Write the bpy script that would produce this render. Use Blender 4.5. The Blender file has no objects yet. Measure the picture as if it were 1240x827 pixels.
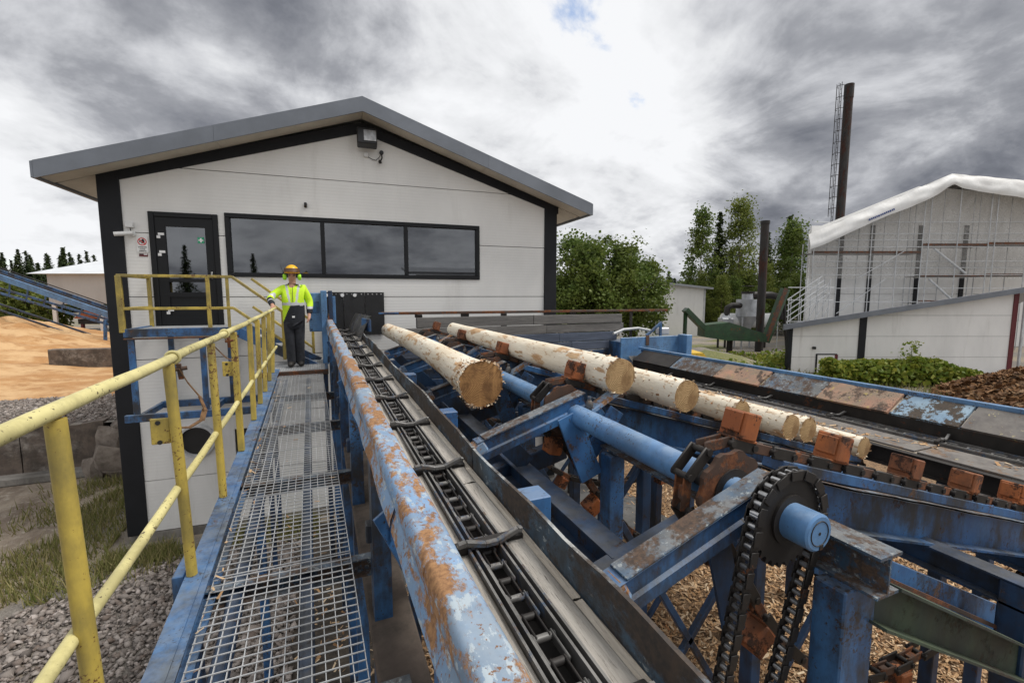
import bpy, bmesh, math, random
import numpy as np
from mathutils import Vector as V, Matrix, noise as mnoise
random.seed(7); rng = np.random.default_rng(7)
R = math.radians
scene = bpy.context.scene
COL = scene.collection

# ---------------------------------------------------------------- camera
cam_d = bpy.data.cameras.new('camera'); cam = bpy.data.objects.new('camera', cam_d); COL.objects.link(cam)
cam_d.sensor_width = 36.0; cam_d.lens = 551.0/1240*36; cam_d.clip_start = .05; cam_d.clip_end = 2000
cam.location = (0, 0, 0); cam.rotation_euler = (R(90)-math.atan(56/551.), 0, R(-22.8))
scene.camera = cam
GZ = -4.47                      # yard level; the photographer stands on the walkway, eye at z = 0

# ---------------------------------------------------------------- sky
SUN_EL, SUN_AZ = R(56), R(113)     # azimuth clockwise from +Y: the soft light comes from the right
world = bpy.data.worlds.new('World'); scene.world = world; world.use_nodes = True
wt = world.node_tree; wt.nodes.clear()
def WN(t, **k):
    n = wt.nodes.new(t)
    for a, b in k.items(): setattr(n, a, b)
    return n
def wl(a, b): wt.links.new(a, b)
def wmath(op, a, b=None, c=None, clamp=False):
    n = WN('ShaderNodeMath', operation=op, use_clamp=clamp)
    for i, x in enumerate((a, b, c)):
        if x is None: continue
        if hasattr(x, 'links'): wl(x, n.inputs[i])
        else: n.inputs[i].default_value = x
    return n.outputs[0]
wout = WN('ShaderNodeOutputWorld'); wbg = WN('ShaderNodeBackground'); wl(wbg.outputs[0], wout.inputs[0])
wbg.inputs['Strength'].default_value = .1
sky = WN('ShaderNodeTexSky', sky_type='NISHITA', sun_disc=False, sun_elevation=SUN_EL, sun_rotation=SUN_AZ)
tc = WN('ShaderNodeTexCoord'); sep = WN('ShaderNodeSeparateXYZ'); wl(tc.outputs['Generated'], sep.inputs[0])
zc = wmath('MAXIMUM', sep.outputs[2], 0.0); den = wmath('ADD', zc, .34)
px_ = wmath('DIVIDE', sep.outputs[0], den); py_ = wmath('DIVIDE', sep.outputs[1], den)
comb = WN('ShaderNodeCombineXYZ'); wl(px_, comb.inputs[0]); wl(py_, comb.inputs[1]); comb.inputs[2].default_value = 3.7
def wnoise(scale, detail, rough=.55, dist=0.0, off=(0, 0, 0)):
    mp = WN('ShaderNodeMapping'); wl(comb.outputs[0], mp.inputs[0]); mp.inputs['Location'].default_value = off
    n = WN('ShaderNodeTexNoise'); wl(mp.outputs[0], n.inputs['Vector'])
    n.inputs['Scale'].default_value = scale; n.inputs['Detail'].default_value = detail
    n.inputs['Roughness'].default_value = rough; n.inputs['Distortion'].default_value = dist
    return n.outputs['Fac']
big = wnoise(.95, 3, .5, .3, (2.1, 5.3, 0)); med = wnoise(2.3, 12, .61, .35, (7.7, 1.2, 0)); fine = wnoise(6.0, 8, .55, .1, (1.7, 3.2, 0))
dens = wmath('ADD', wmath('ADD', wmath('MULTIPLY', big, .50), wmath('MULTIPLY', med, .75)), wmath('MULTIPLY', fine, .30))
dens = wmath('ADD', dens, -.235)
def pix_dir(u, v):
    a, b = (u-620)/551., -(v-413.5)/551.
    return (cam.rotation_euler.to_matrix() @ V((a, b, -1))).normalized()
# broad cloud banks: heavy to the upper left and upper right, a thin bright veil between
for (u, v, c0, amt) in ((190, -10, .90, .27), (1150, 40, .86, .26), (640, 20, .90, -.09), (860, 212, .990, -.16), (790, 165, .992, -.10), (30, 150, .95, -.10)):
    d = pix_dir(u, v); dn = WN('ShaderNodeVectorMath', operation='DOT_PRODUCT'); wl(tc.outputs['Generated'], dn.inputs[0]); dn.inputs[1].default_value = d
    mr = WN('ShaderNodeMapRange', interpolation_type='SMOOTHSTEP'); wl(dn.outputs['Value'], mr.inputs[0])
    mr.inputs[1].default_value = c0; mr.inputs[2].default_value = 1.0; mr.inputs[3].default_value = 0; mr.inputs[4].default_value = amt
    dens = wmath('ADD', dens, mr.outputs[0])
shade = WN('ShaderNodeValToRGB'); wl(dens, shade.inputs[0])
cr = shade.color_ramp; cr.elements[0].position = .46; cr.elements[0].color = (.86, .87, .89, 1)
cr.elements[1].position = 1.0; cr.elements[1].color = (.10, .108, .13, 1)
for p, c in ((.56, (.74, .75, .77)), (.64, (.56, .57, .60)), (.74, (.325, .335, .365)), (.86, (.18, .19, .22))):
    e = cr.elements.new(p); e.color = (*c, 1)
cover = WN('ShaderNodeMapRange', interpolation_type='SMOOTHSTEP'); wl(dens, cover.inputs[0])
cover.inputs[1].default_value = .26; cover.inputs[2].default_value = .36
cs = WN('ShaderNodeVectorMath', operation='SCALE'); wl(shade.outputs[0], cs.inputs[0]); cs.inputs['Scale'].default_value = 5.5
mixs = WN('ShaderNodeMix', data_type='RGBA'); wl(cover.outputs[0], mixs.inputs[0]); wl(sky.outputs[0], mixs.inputs[6]); wl(cs.outputs[0], mixs.inputs[7])
wl(mixs.outputs[2], wbg.inputs['Color'])

sun_d = bpy.data.lights.new('sun', 'SUN'); sun = bpy.data.objects.new('sun', sun_d); COL.objects.link(sun)
sun_d.energy = 1.5; sun_d.angle = R(20); sun_d.color = (1, .96, .9)
sd = V((math.sin(SUN_AZ)*math.cos(SUN_EL), math.cos(SUN_AZ)*math.cos(SUN_EL), math.sin(SUN_EL)))
sun.rotation_euler = (-sd).to_track_quat('-Z', 'Y').to_euler(); sun.location = sd*60
vs = scene.view_settings; vs.view_transform = 'Standard'; vs.look = 'None'; vs.exposure = .98; vs.gamma = 1; vs.use_curve_mapping = False

# ---------------------------------------------------------------- materials
class Mt:
    def __init__(s, name):
        s.m = bpy.data.materials.new(name); s.m.use_nodes = True; s.nt = s.m.node_tree; s.b = s.nt.nodes['Principled BSDF']
        g = s.node('ShaderNodeNewGeometry'); s.pos = g.outputs['Position']; s.geo = g
    def node(s, t, **k):
        n = s.nt.nodes.new(t)
        for a, b in k.items(): setattr(n, a, b)
        return n
    def l(s, a, b): s.nt.links.new(a, b)
    def put(s, sock, x):
        if hasattr(x, 'links'): s.l(x, sock)
        elif isinstance(x, tuple) and len(x) == 3 and sock.type == 'RGBA': sock.default_value = (*x, 1)
        else: sock.default_value = x
    def noise(s, scale, detail=5, rough=.55, stretch=(1, 1, 1), vec=None, dist=0.0, off=(0, 0, 0)):
        mp = s.node('ShaderNodeMapping'); s.l(vec or s.pos, mp.inputs[0]); mp.inputs['Scale'].default_value = stretch; mp.inputs['Location'].default_value = off
        n = s.node('ShaderNodeTexNoise'); s.l(mp.outputs[0], n.inputs['Vector'])
        n.inputs['Scale'].default_value = scale; n.inputs['Detail'].default_value = detail; n.inputs['Roughness'].default_value = rough; n.inputs['Distortion'].default_value = dist
        return n.outputs['Fac']
    def rng(s, x, a, b, lo=0., hi=1.):
        n = s.node('ShaderNodeMapRange', interpolation_type='SMOOTHSTEP'); s.l(x, n.inputs[0])
        for i, q in enumerate((a, b, lo, hi)): n.inputs[i+1].default_value = q
        return n.outputs[0]
    def mix(s, f, a, b, mode='MIX'):
        n = s.node('ShaderNodeMix', data_type='RGBA', blend_type=mode); s.put(n.inputs[0], f); s.put(n.inputs[6], a); s.put(n.inputs[7], b); return n.outputs[2]
    def math(s, op, a, b=None, clamp=False):
        n = s.node('ShaderNodeMath', operation=op, use_clamp=clamp); s.put(n.inputs[0], a)
        if b is not None: s.put(n.inputs[1], b)
        return n.outputs[0]
    def bump(s, h, strength=.3, dist=.01):
        n = s.node('ShaderNodeBump'); s.l(h, n.inputs['Height']); n.inputs['Strength'].default_value = strength; n.inputs['Distance'].default_value = dist
        s.l(n.outputs[0], s.b.inputs['Normal'])
    def fin(s, col=None, rough=None, metal=None, spec=None):
        if col is not None: s.put(s.b.inputs['Base Color'], col)
        if rough is not None: s.put(s.b.inputs['Roughness'], rough)
        if metal is not None: s.put(s.b.inputs['Metallic'], metal)
        if spec is not None: s.b.inputs['Specular IOR Level'].default_value = spec
        return s.m
MAT = {}
def paint(name, c1, c2, rust=.62, rs=5., stretch=(1, 1, 1), rough=.42, rc1=(.30, .10, .025), rc2=(.10, .035, .015), soft=.025, grime=.5, gcol=(.035, .033, .028), chip=None, dust=.0, dcol=(.34, .355, .37), specks=0.):
    m = Mt(name)
    base = m.mix(m.rng(m.noise(3.1, 5, .6, stretch), .35, .65), c1, c2)
    base = m.mix(m.math('MULTIPLY', m.rng(m.math('ADD', m.math('MULTIPLY', m.noise(1.7, 7, .65, off=(4, 1, 8)), .6), m.math('MULTIPLY', m.noise(9, 9, .75, (1, 1, .35), off=(1, 5, 3)), .4)), .42, .60), grime), base, gcol)
    if chip: base = m.mix(m.rng(m.noise(rs*1.9, 9, .7, stretch, off=(9, 2, 3)), chip[0], chip[0]+.03), base, chip[1])
    if dust:
        sp = m.node('ShaderNodeSeparateXYZ'); m.l(m.geo.outputs['Normal'], sp.inputs[0])
        dm = m.math('MULTIPLY', m.rng(sp.outputs[2], .55, .95), m.rng(m.noise(7, 8, .7, off=(1, 2, 3)), .36, .62, .25, 1.)); base = m.mix(m.math('MULTIPLY', dm, dust), base, dcol)
    if specks:
        sn = m.math('ADD', m.noise(62, 4, .7, off=(2, 2, 9)), m.math('MULTIPLY', m.math('SUBTRACT', m.noise(2.6, 5, .7, off=(7, 2, 1)), .5), .75))
        base = m.mix(m.rng(sn, specks, specks+.06), base, rc2)
    rn = m.math('ADD', m.math('MULTIPLY', m.noise(rs*.45, 6, .62, stretch, dist=.2), .62), m.math('MULTIPLY', m.noise(rs*2.6, 9, .74, stretch), .38))
    mask = m.rng(rn, rust-soft, rust+soft)
    rcol = m.mix(m.rng(m.noise(rs*3.5, 8, .72), .36, .64), rc1, rc2)
    col = m.mix(mask, base, rcol)
    m.bump(m.math('ADD', m.math('MULTIPLY', mask, -.8), m.math('MULTIPLY', m.noise(38, 4, .6), .35)), .35, .004)
    r = m.math('ADD', m.math('MULTIPLY', mask, .38), m.math('ADD', rough-.08, m.math('MULTIPLY', m.noise(6, 5), .16)), True)
    MAT[name] = m.fin(col, r); return MAT[name]
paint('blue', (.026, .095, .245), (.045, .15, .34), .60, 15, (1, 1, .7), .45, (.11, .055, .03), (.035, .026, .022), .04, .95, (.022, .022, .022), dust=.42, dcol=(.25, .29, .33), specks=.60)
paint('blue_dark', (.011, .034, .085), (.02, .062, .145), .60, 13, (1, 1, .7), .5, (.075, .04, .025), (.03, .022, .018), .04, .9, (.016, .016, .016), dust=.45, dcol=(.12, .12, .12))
paint('blue_clean', (.080, .20, .41), (.12, .27, .50), .64, 18, (1, 1, 1), .36, (.10, .06, .04), (.05, .04, .035), .03, .5, (.06, .09, .13), dust=.45, dcol=(.34, .43, .54), specks=.61)
paint('blue_worn', (.24, .38, .58), (.14, .275, .48), .512, 15, (1, .55, 1), .5, (.37, .20, .09), (.19, .095, .045), .03, .5, (.17, .17, .14), chip=(.555, (.38, .45, .50)), dust=.4, dcol=(.38, .42, .45), specks=.62)
paint('blue_old', (.060, .135, .235), (.035, .085, .15), .505, 16, (1, 1, 1), .55, (.12, .075, .05), (.05, .038, .032), .05, .8, (.035, .034, .03), chip=(.575, (.33, .38, .40)), dust=.65, dcol=(.25, .245, .23))
paint('mossy', (.028, .045, .042), (.045, .075, .045), .56, 9, (1, 1, 1), .6, (.06, .04, .025), (.02, .018, .016), .06, .8, (.02, .02, .018), dust=.6, dcol=(.11, .13, .07))
paint('yellow', (.54, .40, .075), (.40, .30, .06), .645, 16, rough=.5, grime=.8, gcol=(.17, .14, .05), rc1=(.16, .075, .025), specks=.60)
paint('yellow_pale', (.69, .62, .29), (.55, .48, .20), .645, 20, (1, .22, 1), .5, grime=.6, gcol=(.26, .23, .10), rc1=(.11, .05, .022), rc2=(.05, .03, .02), specks=.60)
paint('orange', (.40, .12, .03), (.26, .075, .022), .535, 16, rough=.7, rc1=(.075, .032, .018), rc2=(.025, .016, .013), grime=.7, gcol=(.05, .03, .02), dust=.3, dcol=(.34, .20, .12))
paint('orange_panel', (.46, .24, .155), (.34, .19, .13), .56, 8, rough=.7, rc1=(.13, .085, .06), rc2=(.06, .05, .045), grime=.7, gcol=(.20, .18, .13), chip=(.60, (.40, .31, .10)), specks=.64)
paint('grey_panel', (.15, .13, .12), (.10, .09, .088), .57, 6, rough=.6, rc1=(.22, .14, .085), rc2=(.10, .07, .05), grime=.4, chip=(.62, (.42, .36, .18)), dust=.5, dcol=(.27, .25, .22))
paint('steel_dark', (.018, .016, .015), (.032, .028, .025), .60, 11, rough=.55, rc1=(.09, .04, .02), grime=.6, gcol=(.009, .008, .008), dust=.14, dcol=(.12, .10, .085)); MAT['steel_dark'].node_tree.nodes['Principled BSDF'].inputs['Specular IOR Level'].default_value = .35
paint('steel_rust', (.10, .05, .03), (.055, .032, .023), .52, 9, rough=.7, rc1=(.20, .075, .03))
paint('steel_edge', (.085, .082, .08), (.16, .155, .15), .54, 8, rough=.42, rc1=(.12, .08, .05), rc2=(.05, .09, .15), grime=.6, dust=.5, dcol=(.30, .29, .27))
paint('galv', (.44, .45, .46), (.56, .57, .58), .80, 4, rough=.42, grime=.12)
paint('green', (.022, .062, .028), (.035, .085, .038), .60, 3, rough=.5, rc1=(.22, .10, .04), grime=.5)
paint('concrete', (.30, .28, .25), (.22, .205, .185), .60, 1.6, rough=.9, rc1=(.14, .125, .11), rc2=(.10, .09, .08), soft=.08, grime=.5)
paint('concrete_dark', (.11, .085, .07), (.165, .13, .105), .57, 1.3, (1, 1, 1.6), rough=.9, rc1=(.075, .06, .052), rc2=(.30, .27, .24), soft=.06, grime=.6)
paint('asphalt', (.105, .103, .10), (.14, .136, .13), .62, 2.0, rough=.9, rc1=(.07, .066, .06), rc2=(.17, .14, .10), soft=.06, grime=.3)
paint('black_pipe', (.012, .011, .012), (.022, .017, .016), .53, 3, (1, 1, .25), rough=.75, rc1=(.060, .022, .014), rc2=(.030, .014, .011), soft=.06)
paint('chrome', (.55, .55, .55), (.40, .39, .38), .66, 30, rough=.3, rc1=(.09, .06, .04)); MAT['chrome'].node_tree.nodes['Principled BSDF'].inputs['Metallic'].default_value = .85
def plain(name, c, rough=.5, metal=0, var=.12, scale=8, bump=0, spec=None):
    m = Mt(name); d = tuple(x*(1-var) for x in c); u = tuple(min(1, x*(1+var)) for x in c)
    n = m.noise(scale, 6, .6)
    if bump: m.bump(m.noise(scale*6, 4), bump, .005)
    MAT[name] = m.fin(m.mix(m.rng(n, .3, .7), d, u), m.math('ADD', rough-.05, m.math('MULTIPLY', n, .1)), metal, spec); return MAT[name]
plain('trim', (.011, .012, .015), .6, 0, .15, 3, 0, .3)
plain('frame', (.009, .010, .012), .5, 0, .1, 3, 0, .3)
plain('fascia', (.165, .18, .205), .42, .35, .12, 1.5)
plain('soffit', (.58, .53, .45), .65, 0, .08, 3)
plain('roof_metal', (.30, .31, .33), .45, .2, .1, 1)
plain('roof_light', (.62, .64, .66), .5, 0, .06, 1)
plain('white_plastic', (.72, .72, .71), .45, 0, .05)
plain('black_plastic', (.012, .012, .013), .4, 0, .1)
plain('rubber', (.014, .014, .015), .55, 0, .3, 5, .15)
plain('red_dark', (.12, .014, .02), .5); plain('red', (.55, .03, .03), .5)
plain('strap', (.16, .085, .035), .75, 0, .4, 40, .3)
plain('hivis', (.58, .86, .02), .65, 0, .06, 20, .2)
plain('hivis_green', (.42, .90, .04), .5, 0, .05, 20)
plain('navy_cloth', (.014, .016, .022), .85, 0, .25, 25, .3)
plain('trousers', (.020, .022, .028), .85, 0, .35, 14, .35)
plain('reflective', (.55, .56, .58), .35, .1, .05)
plain('boot', (.018, .016, .014), .6, 0, .2, 20)
plain('skin', (.50, .27, .19), .55, 0, .08, 30)
plain('helmet', (.85, .46, .015), .35, 0, .05)
plain('visor', (.10, .045, .02), .5)
plain('lens_dark', (.01, .01, .012), .1)
plain('interior', (.10, .10, .105), .8, 0, .1, 1)
plain('interior_light', (.35, .34, .31), .8)
plain('yellow_bag', (.62, .40, .04), .6, 0, .2)
plain('orange_machine', (.36, .10, .03), .6, 0, .25, 2)
plain('sheet_white', (.70, .70, .69), .6, 0, .07, 1.2)
plain('tank', (.40, .41, .43), .45, .3, .2, 1.5)
plain('mark_white', (.75, .75, .75), .6, 0, .03); plain('mark_green', (.02, .30, .15), .5); plain('mark_black', (.012, .012, .012), .6); plain('mark_blue', (.03, .06, .22), .6)
plain('lip', (.48, .22, .17), .6); plain('eye', (.02, .015, .012), .2)

def wall_mat(name, c, rib=.0, ribdir=2, freq=36., dirt=.3):
    m = Mt(name); sp = m.node('ShaderNodeSeparateXYZ'); m.l(m.pos, sp.inputs[0])
    n = m.noise(.8, 6, .6, (1, 1, .5)); col = m.mix(m.rng(n, .35, .7), c, tuple(x*.9 for x in c))
    st = m.noise(2.2, 8, .7, (1, 1, .12), off=(3, 3, 3)); col = m.mix(m.math('MULTIPLY', m.rng(st, .52, .75), dirt), col, (.36, .34, .30))
    if rib:
        if ribdir == 2: w = m.math('SINE', m.math('MULTIPLY', sp.outputs[2], freq*6.283))
        else: w = m.math('SINE', m.math('MULTIPLY', m.math('ADD', sp.outputs[0], m.math('MULTIPLY', sp.outputs[1], .6)), freq*6.283))
        m.bump(m.math('ADD', m.math('MULTIPLY', w, .5), m.math('MULTIPLY', m.noise(60, 3), .25)), rib, .006)
    MAT[name] = m.fin(col, .5); return MAT[name]
wall_mat('panel_white', (.80, .79, .765), .17, 2, 17.0, .25)
wall_mat('panel_plain', (.80, .79, .77), .08, 2, 3.0, .3)
wall_mat('panel_grey', (.44, .44, .44), .6, 0, 5.0, .35)

def glass_mat():
    m = Mt('window_glass'); nt = m.nt; out = nt.nodes['Material Output']
    tr = m.node('ShaderNodeBsdfTransparent'); tr.inputs[0].default_value = (.38, .40, .43, 1)
    gl = m.node('ShaderNodeBsdfGlossy'); gl.inputs['Roughness'].default_value = .015; gl.inputs[0].default_value = (.95, .97, 1, 1)
    fr = m.node('ShaderNodeFresnel'); fr.inputs[0].default_value = 1.9
    mx = m.node('ShaderNodeMixShader'); m.l(m.math('MULTIPLY', fr.outputs[0], 1.6, True), mx.inputs[0]); m.l(tr.outputs[0], mx.inputs[1]); m.l(gl.outputs[0], mx.inputs[2]); m.l(mx.outputs[0], out.inputs[0])
    MAT['glass'] = m.m
glass_mat()

def wood_mat(name, c1, c2, c3, ax=(8, .6, 8), scale=3., rough=.85, bump=.5, thr=.55):
    m = Mt(name)
    a = m.noise(scale, 10, .65, ax, dist=.3); b = m.noise(scale*3.3, 8, .7, tuple(q*2.2 if q > 2 else q for q in ax), off=(5, 5, 5)); c = m.noise(scale*.5, 6, .6, (1, .5, 1), off=(1, 7, 2))
    isl = m.node('ShaderNodeObjectInfo').outputs['Random']
    col = m.mix(m.rng(a, .35, .65), c1, c2); col = m.mix(m.rng(b, thr, thr+.12), col, c3)
    col = m.mix(m.math('MULTIPLY', m.rng(c, .4, .7), .5), col, c2)
    col = m.mix(m.math('MULTIPLY', isl, .25), col, c3)
    m.bump(m.math('ADD', a, b), bump, .012); MAT[name] = m.fin(col, rough); return MAT[name]
wood_mat('plank_bed', (.60, .56, .50), (.36, .33, .29), (.07, .062, .055), (14, .8, 14), 2.2)
wood_mat('plank_new', (.74, .68, .58), (.56, .49, .40), (.24, .20, .16), (14, .8, 14), 2.2)
wood_mat('timber_grey', (.21, .20, .19), (.125, .12, .115), (.05, .048, .046), (.6, 10, 10), 3.)
wood_mat('timber_blue', (.11, .135, .19), (.065, .08, .115), (.03, .035, .05), (.6, 10, 10), 3.)
def log_mat():
    m = Mt('peeled_log'); o = m.node('ShaderNodeTexCoord').outputs['Object']
    a = m.noise(5, 9, .66, (1, .35, 1), vec=m.pos); b = m.noise(22, 8, .7, (1, .2, 1)); c = m.noise(2.3, 5, .6, (1, .5, 1), off=(2, 9, 4)); k = m.noise(60, 5, .6, (1, .12, 1))
    col = m.mix(m.rng(c, .38, .66), (.80, .735, .61), (.70, .60, .45))
    col = m.mix(m.rng(b, .55, .62), col, (.45, .285, .155))
    col = m.mix(m.rng(a, .55, .60), col, m.mix(m.rng(k, .4, .6), (.47, .27, .13), (.58, .40, .23)))
    m.bump(m.math('ADD', m.math('ADD', a, m.math('MULTIPLY', b, .6)), m.math('MULTIPLY', k, .25)), .55, .02)
    MAT['log'] = m.fin(col, .7)
    for nm, ca, cb, cc in (('log_end', (.50, .335, .165), (.36, .225, .10), (.24, .135, .055)), ('log_end_dark', (.40, .215, .08), (.29, .145, .05), (.17, .08, .028))):
        m = Mt(nm); o = m.node('ShaderNodeTexCoord').outputs['Object']
        ln = m.node('ShaderNodeVectorMath', operation='LENGTH'); m.l(o, ln.inputs[0])
        w = m.math('SINE', m.math('ADD', m.math('MULTIPLY', ln.outputs['Value'], 520.), m.math('MULTIPLY', m.noise(9, 4, .5, vec=o), 9.)))
        s = m.noise(14, 8, .7, (1, 1, .12), vec=o); q = m.noise(11, 8, .68, vec=o, off=(3, 2, 1)); sc = m.noise(60, 6, .7, (.15, 1, 1), vec=o)
        col = m.mix(m.rng(w, -1, 1), ca, cb); col = m.mix(m.math('MULTIPLY', m.rng(q, .42, .64), .9), col, cc)
        col = m.mix(m.math('MULTIPLY', m.rng(s, .52, .68), .45), col, tuple(min(1, x*1.5) for x in ca))
        m.bump(m.math('ADD', sc, m.math('MULTIPLY', w, .15)), .5, .008); MAT[nm] = m.fin(col, .85)
log_mat()
def island(name, cols, rough=.85, trans=0.0, vs_=0, clump=None):
    m = Mt(name); r = m.geo.outputs['Random Per Island']; rp = m.node('ShaderNodeValToRGB'); m.l(r, rp.inputs[0])
    c = rp.color_ramp; c.interpolation = 'LINEAR'
    while len(c.elements) < len(cols): c.elements.new(.5)
    for i, k in enumerate(cols): c.elements[i].position = i/max(1, len(cols)-1); c.elements[i].color = (*k, 1)
    col = rp.outputs[0]
    if clump: col = m.mix(m.math('MULTIPLY', m.rng(m.noise(clump[0], 3), .4, .65), clump[1]), col, clump[2])
    if trans:
        m.b.inputs['Roughness'].default_value = rough; m.put(m.b.inputs['Base Color'], col)
        t = m.node('ShaderNodeBsdfTranslucent'); m.l(col, t.inputs[0]); mx = m.node('ShaderNodeMixShader'); mx.inputs[0].default_value = trans
        m.l(m.b.outputs[0], mx.inputs[1]); m.l(t.outputs[0], mx.inputs[2]); m.l(mx.outputs[0], m.nt.nodes['Material Output'].inputs[0]); m.b.inputs['Specular IOR Level'].default_value = .25
        MAT[name] = m.m
    else: MAT[name] = m.fin(col, rough, spec=.2)
    return MAT[name]
island('chips', [(.10, .06, .035), (.36, .205, .10), (.48, .30, .155), (.25, .135, .065), (.60, .43, .26), (.42, .25, .125), (.68, .54, .37), (.36, .18, .08)])
island('bark', [(.05, .03, .02), (.15, .075, .035), (.22, .115, .05), (.10, .05, .025), (.28, .16, .08)])
island('gravel', [(.09, .078, .072), (.27, .235, .21), (.19, .165, .15), (.36, .32, .29), (.16, .125, .105), (.45, .40, .37)])
island('leaf', [(.055, .10, .02), (.095, .15, .028), (.135, .19, .04), (.075, .12, .025), (.17, .21, .055)], .55, .35, clump=(.35, .55, (.15, .17, .035)))
island('leaf_young', [(.13, .17, .03), (.17, .20, .035), (.20, .22, .05), (.10, .14, .025)], .55, .35, clump=(.4, .4, (.06, .09, .02)))
island('leaf_hedge', [(.09, .14, .02), (.15, .20, .028), (.21, .24, .035), (.27, .27, .045)], .6, .3)
island('needle', [(.022, .038, .014), (.036, .058, .02), (.052, .078, .026), (.07, .092, .03)], .7, .15, clump=(.3, .5, (.07, .085, .025)))
island('grass', [(.15, .17, .045), (.21, .20, .07), (.12, .145, .035), (.34, .29, .14), (.27, .23, .11)], .8, .2)
plain('bark_trunk', (.10, .075, .055), .9, 0, .4, 6, .4); plain('birch_trunk', (.42, .39, .35), .85, 0, .5, 3, .3)

def ground_mat():
    m = Mt('yard_ground'); sp = m.node('ShaderNodeSeparateXYZ'); m.l(m.pos, sp.inputs[0])
    a = m.noise(.35, 8, .6); b = m.noise(9, 8, .7); c = m.noise(45, 5, .7)
    g = m.mix(m.rng(b, .3, .7), (.19, .17, .15), (.28, .255, .225)); g = m.mix(m.rng(c, .4, .7), g, (.12, .105, .09))
    g = m.mix(m.rng(a, .48, .62), g, (.30, .25, .19))
    gr = m.mix(m.rng(b, .35, .65), (.10, .12, .035), (.19, .18, .07))
    gm = m.math('MULTIPLY', m.rng(m.noise(.22, 7, .65, off=(9, 4, 0)), .52, .60), m.rng(sp.outputs[1], 14, 22))
    g = m.mix(gm, g, gr); m.bump(m.math('ADD', b, c), .6, .03); MAT['ground'] = m.fin(g, .95)
    m = Mt('dirt_road'); a = m.noise(.9, 8, .65, (1, .3, 1)); b = m.noise(7, 9, .7); c = m.noise(30, 5, .7)
    g = m.mix(m.rng(a, .38, .62), (.34, .28, .215), (.155, .115, .085)); g = m.mix(m.rng(b, .5, .72), g, (.45, .40, .33)); g = m.mix(m.rng(c, .55, .75), g, (.10, .08, .06))
    m.bump(m.math('ADD', a, b), .8, .04); MAT['dirt'] = m.fin(g, .95)
    m = Mt('chip_soil'); b = m.noise(11, 9, .7); c = m.noise(40, 5, .7); g = m.mix(m.rng(b, .35, .65), (.15, .09, .05), (.34, .21, .11)); g = m.mix(m.rng(c, .5, .68), g, (.48, .33, .20))
    m.bump(m.math('ADD', b, c), 1, .05); MAT['chip_soil'] = m.fin(g, .95)
    m = Mt('wet_soil'); b = m.noise(9, 8, .7); g = m.mix(m.rng(b, .35, .65), (.035, .028, .022), (.075, .06, .045)); m.bump(b, .8, .04); MAT['soil'] = m.fin(g, .85)  # dark earth tone with the shade under the walkway put into its colour
    m = Mt('sawdust'); a = m.noise(.55, 8, .62); b = m.noise(1.3, 10, .72); c = m.noise(24, 5, .7)
    g = m.mix(m.rng(a, .40, .60), (.40, .205, .075), (.56, .36, .18)); g = m.mix(m.rng(b, .47, .66), g, (.33, .165, .06)); g = m.mix(m.rng(c, .55, .8), g, (.66, .50, .31))
    m.bump(m.math('ADD', b, m.math('MULTIPLY', c, .5)), .6, .05); MAT['sawdust'] = m.fin(g, .95)
    m = Mt('rock'); b = m.noise(3, 9, .65); g = m.mix(m.rng(b, .35, .65), (.10, .08, .065), (.22, .185, .155)); m.bump(b, .6, .05); MAT['rock'] = m.fin(g, .9)
    m = Mt('tarp'); b = m.noise(.8, 8, .6); w = m.noise(2.2, 5, .5, (1, 1, .25), dist=1.0); g = m.mix(m.rng(b, .4, .7), (.74, .735, .72), (.66, .65, .63)); m.bump(w, .25, .10); MAT['tarp'] = m.fin(g, .55)
    m = Mt('net_sheet'); w = m.noise(.9, 6, .55, (1, 1, .5), dist=1.2); f = m.noise(7, 5, .6); g = m.mix(m.rng(w, .35, .65), (.60, .58, .55), (.45, .43, .40))
    m.fin(g, .8); m.bump(w, .8, .25)
    tr = m.node('ShaderNodeBsdfTransparent'); mx = m.node('ShaderNodeMixShader'); m.l(m.rng(f, .3, .7, .18, .40), mx.inputs[0]); m.l(tr.outputs[0], mx.inputs[1]); m.l(m.b.outputs[0], mx.inputs[2]); m.l(mx.outputs[0], m.nt.nodes['Material Output'].inputs[0]); MAT['net'] = m.m
ground_mat()

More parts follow.
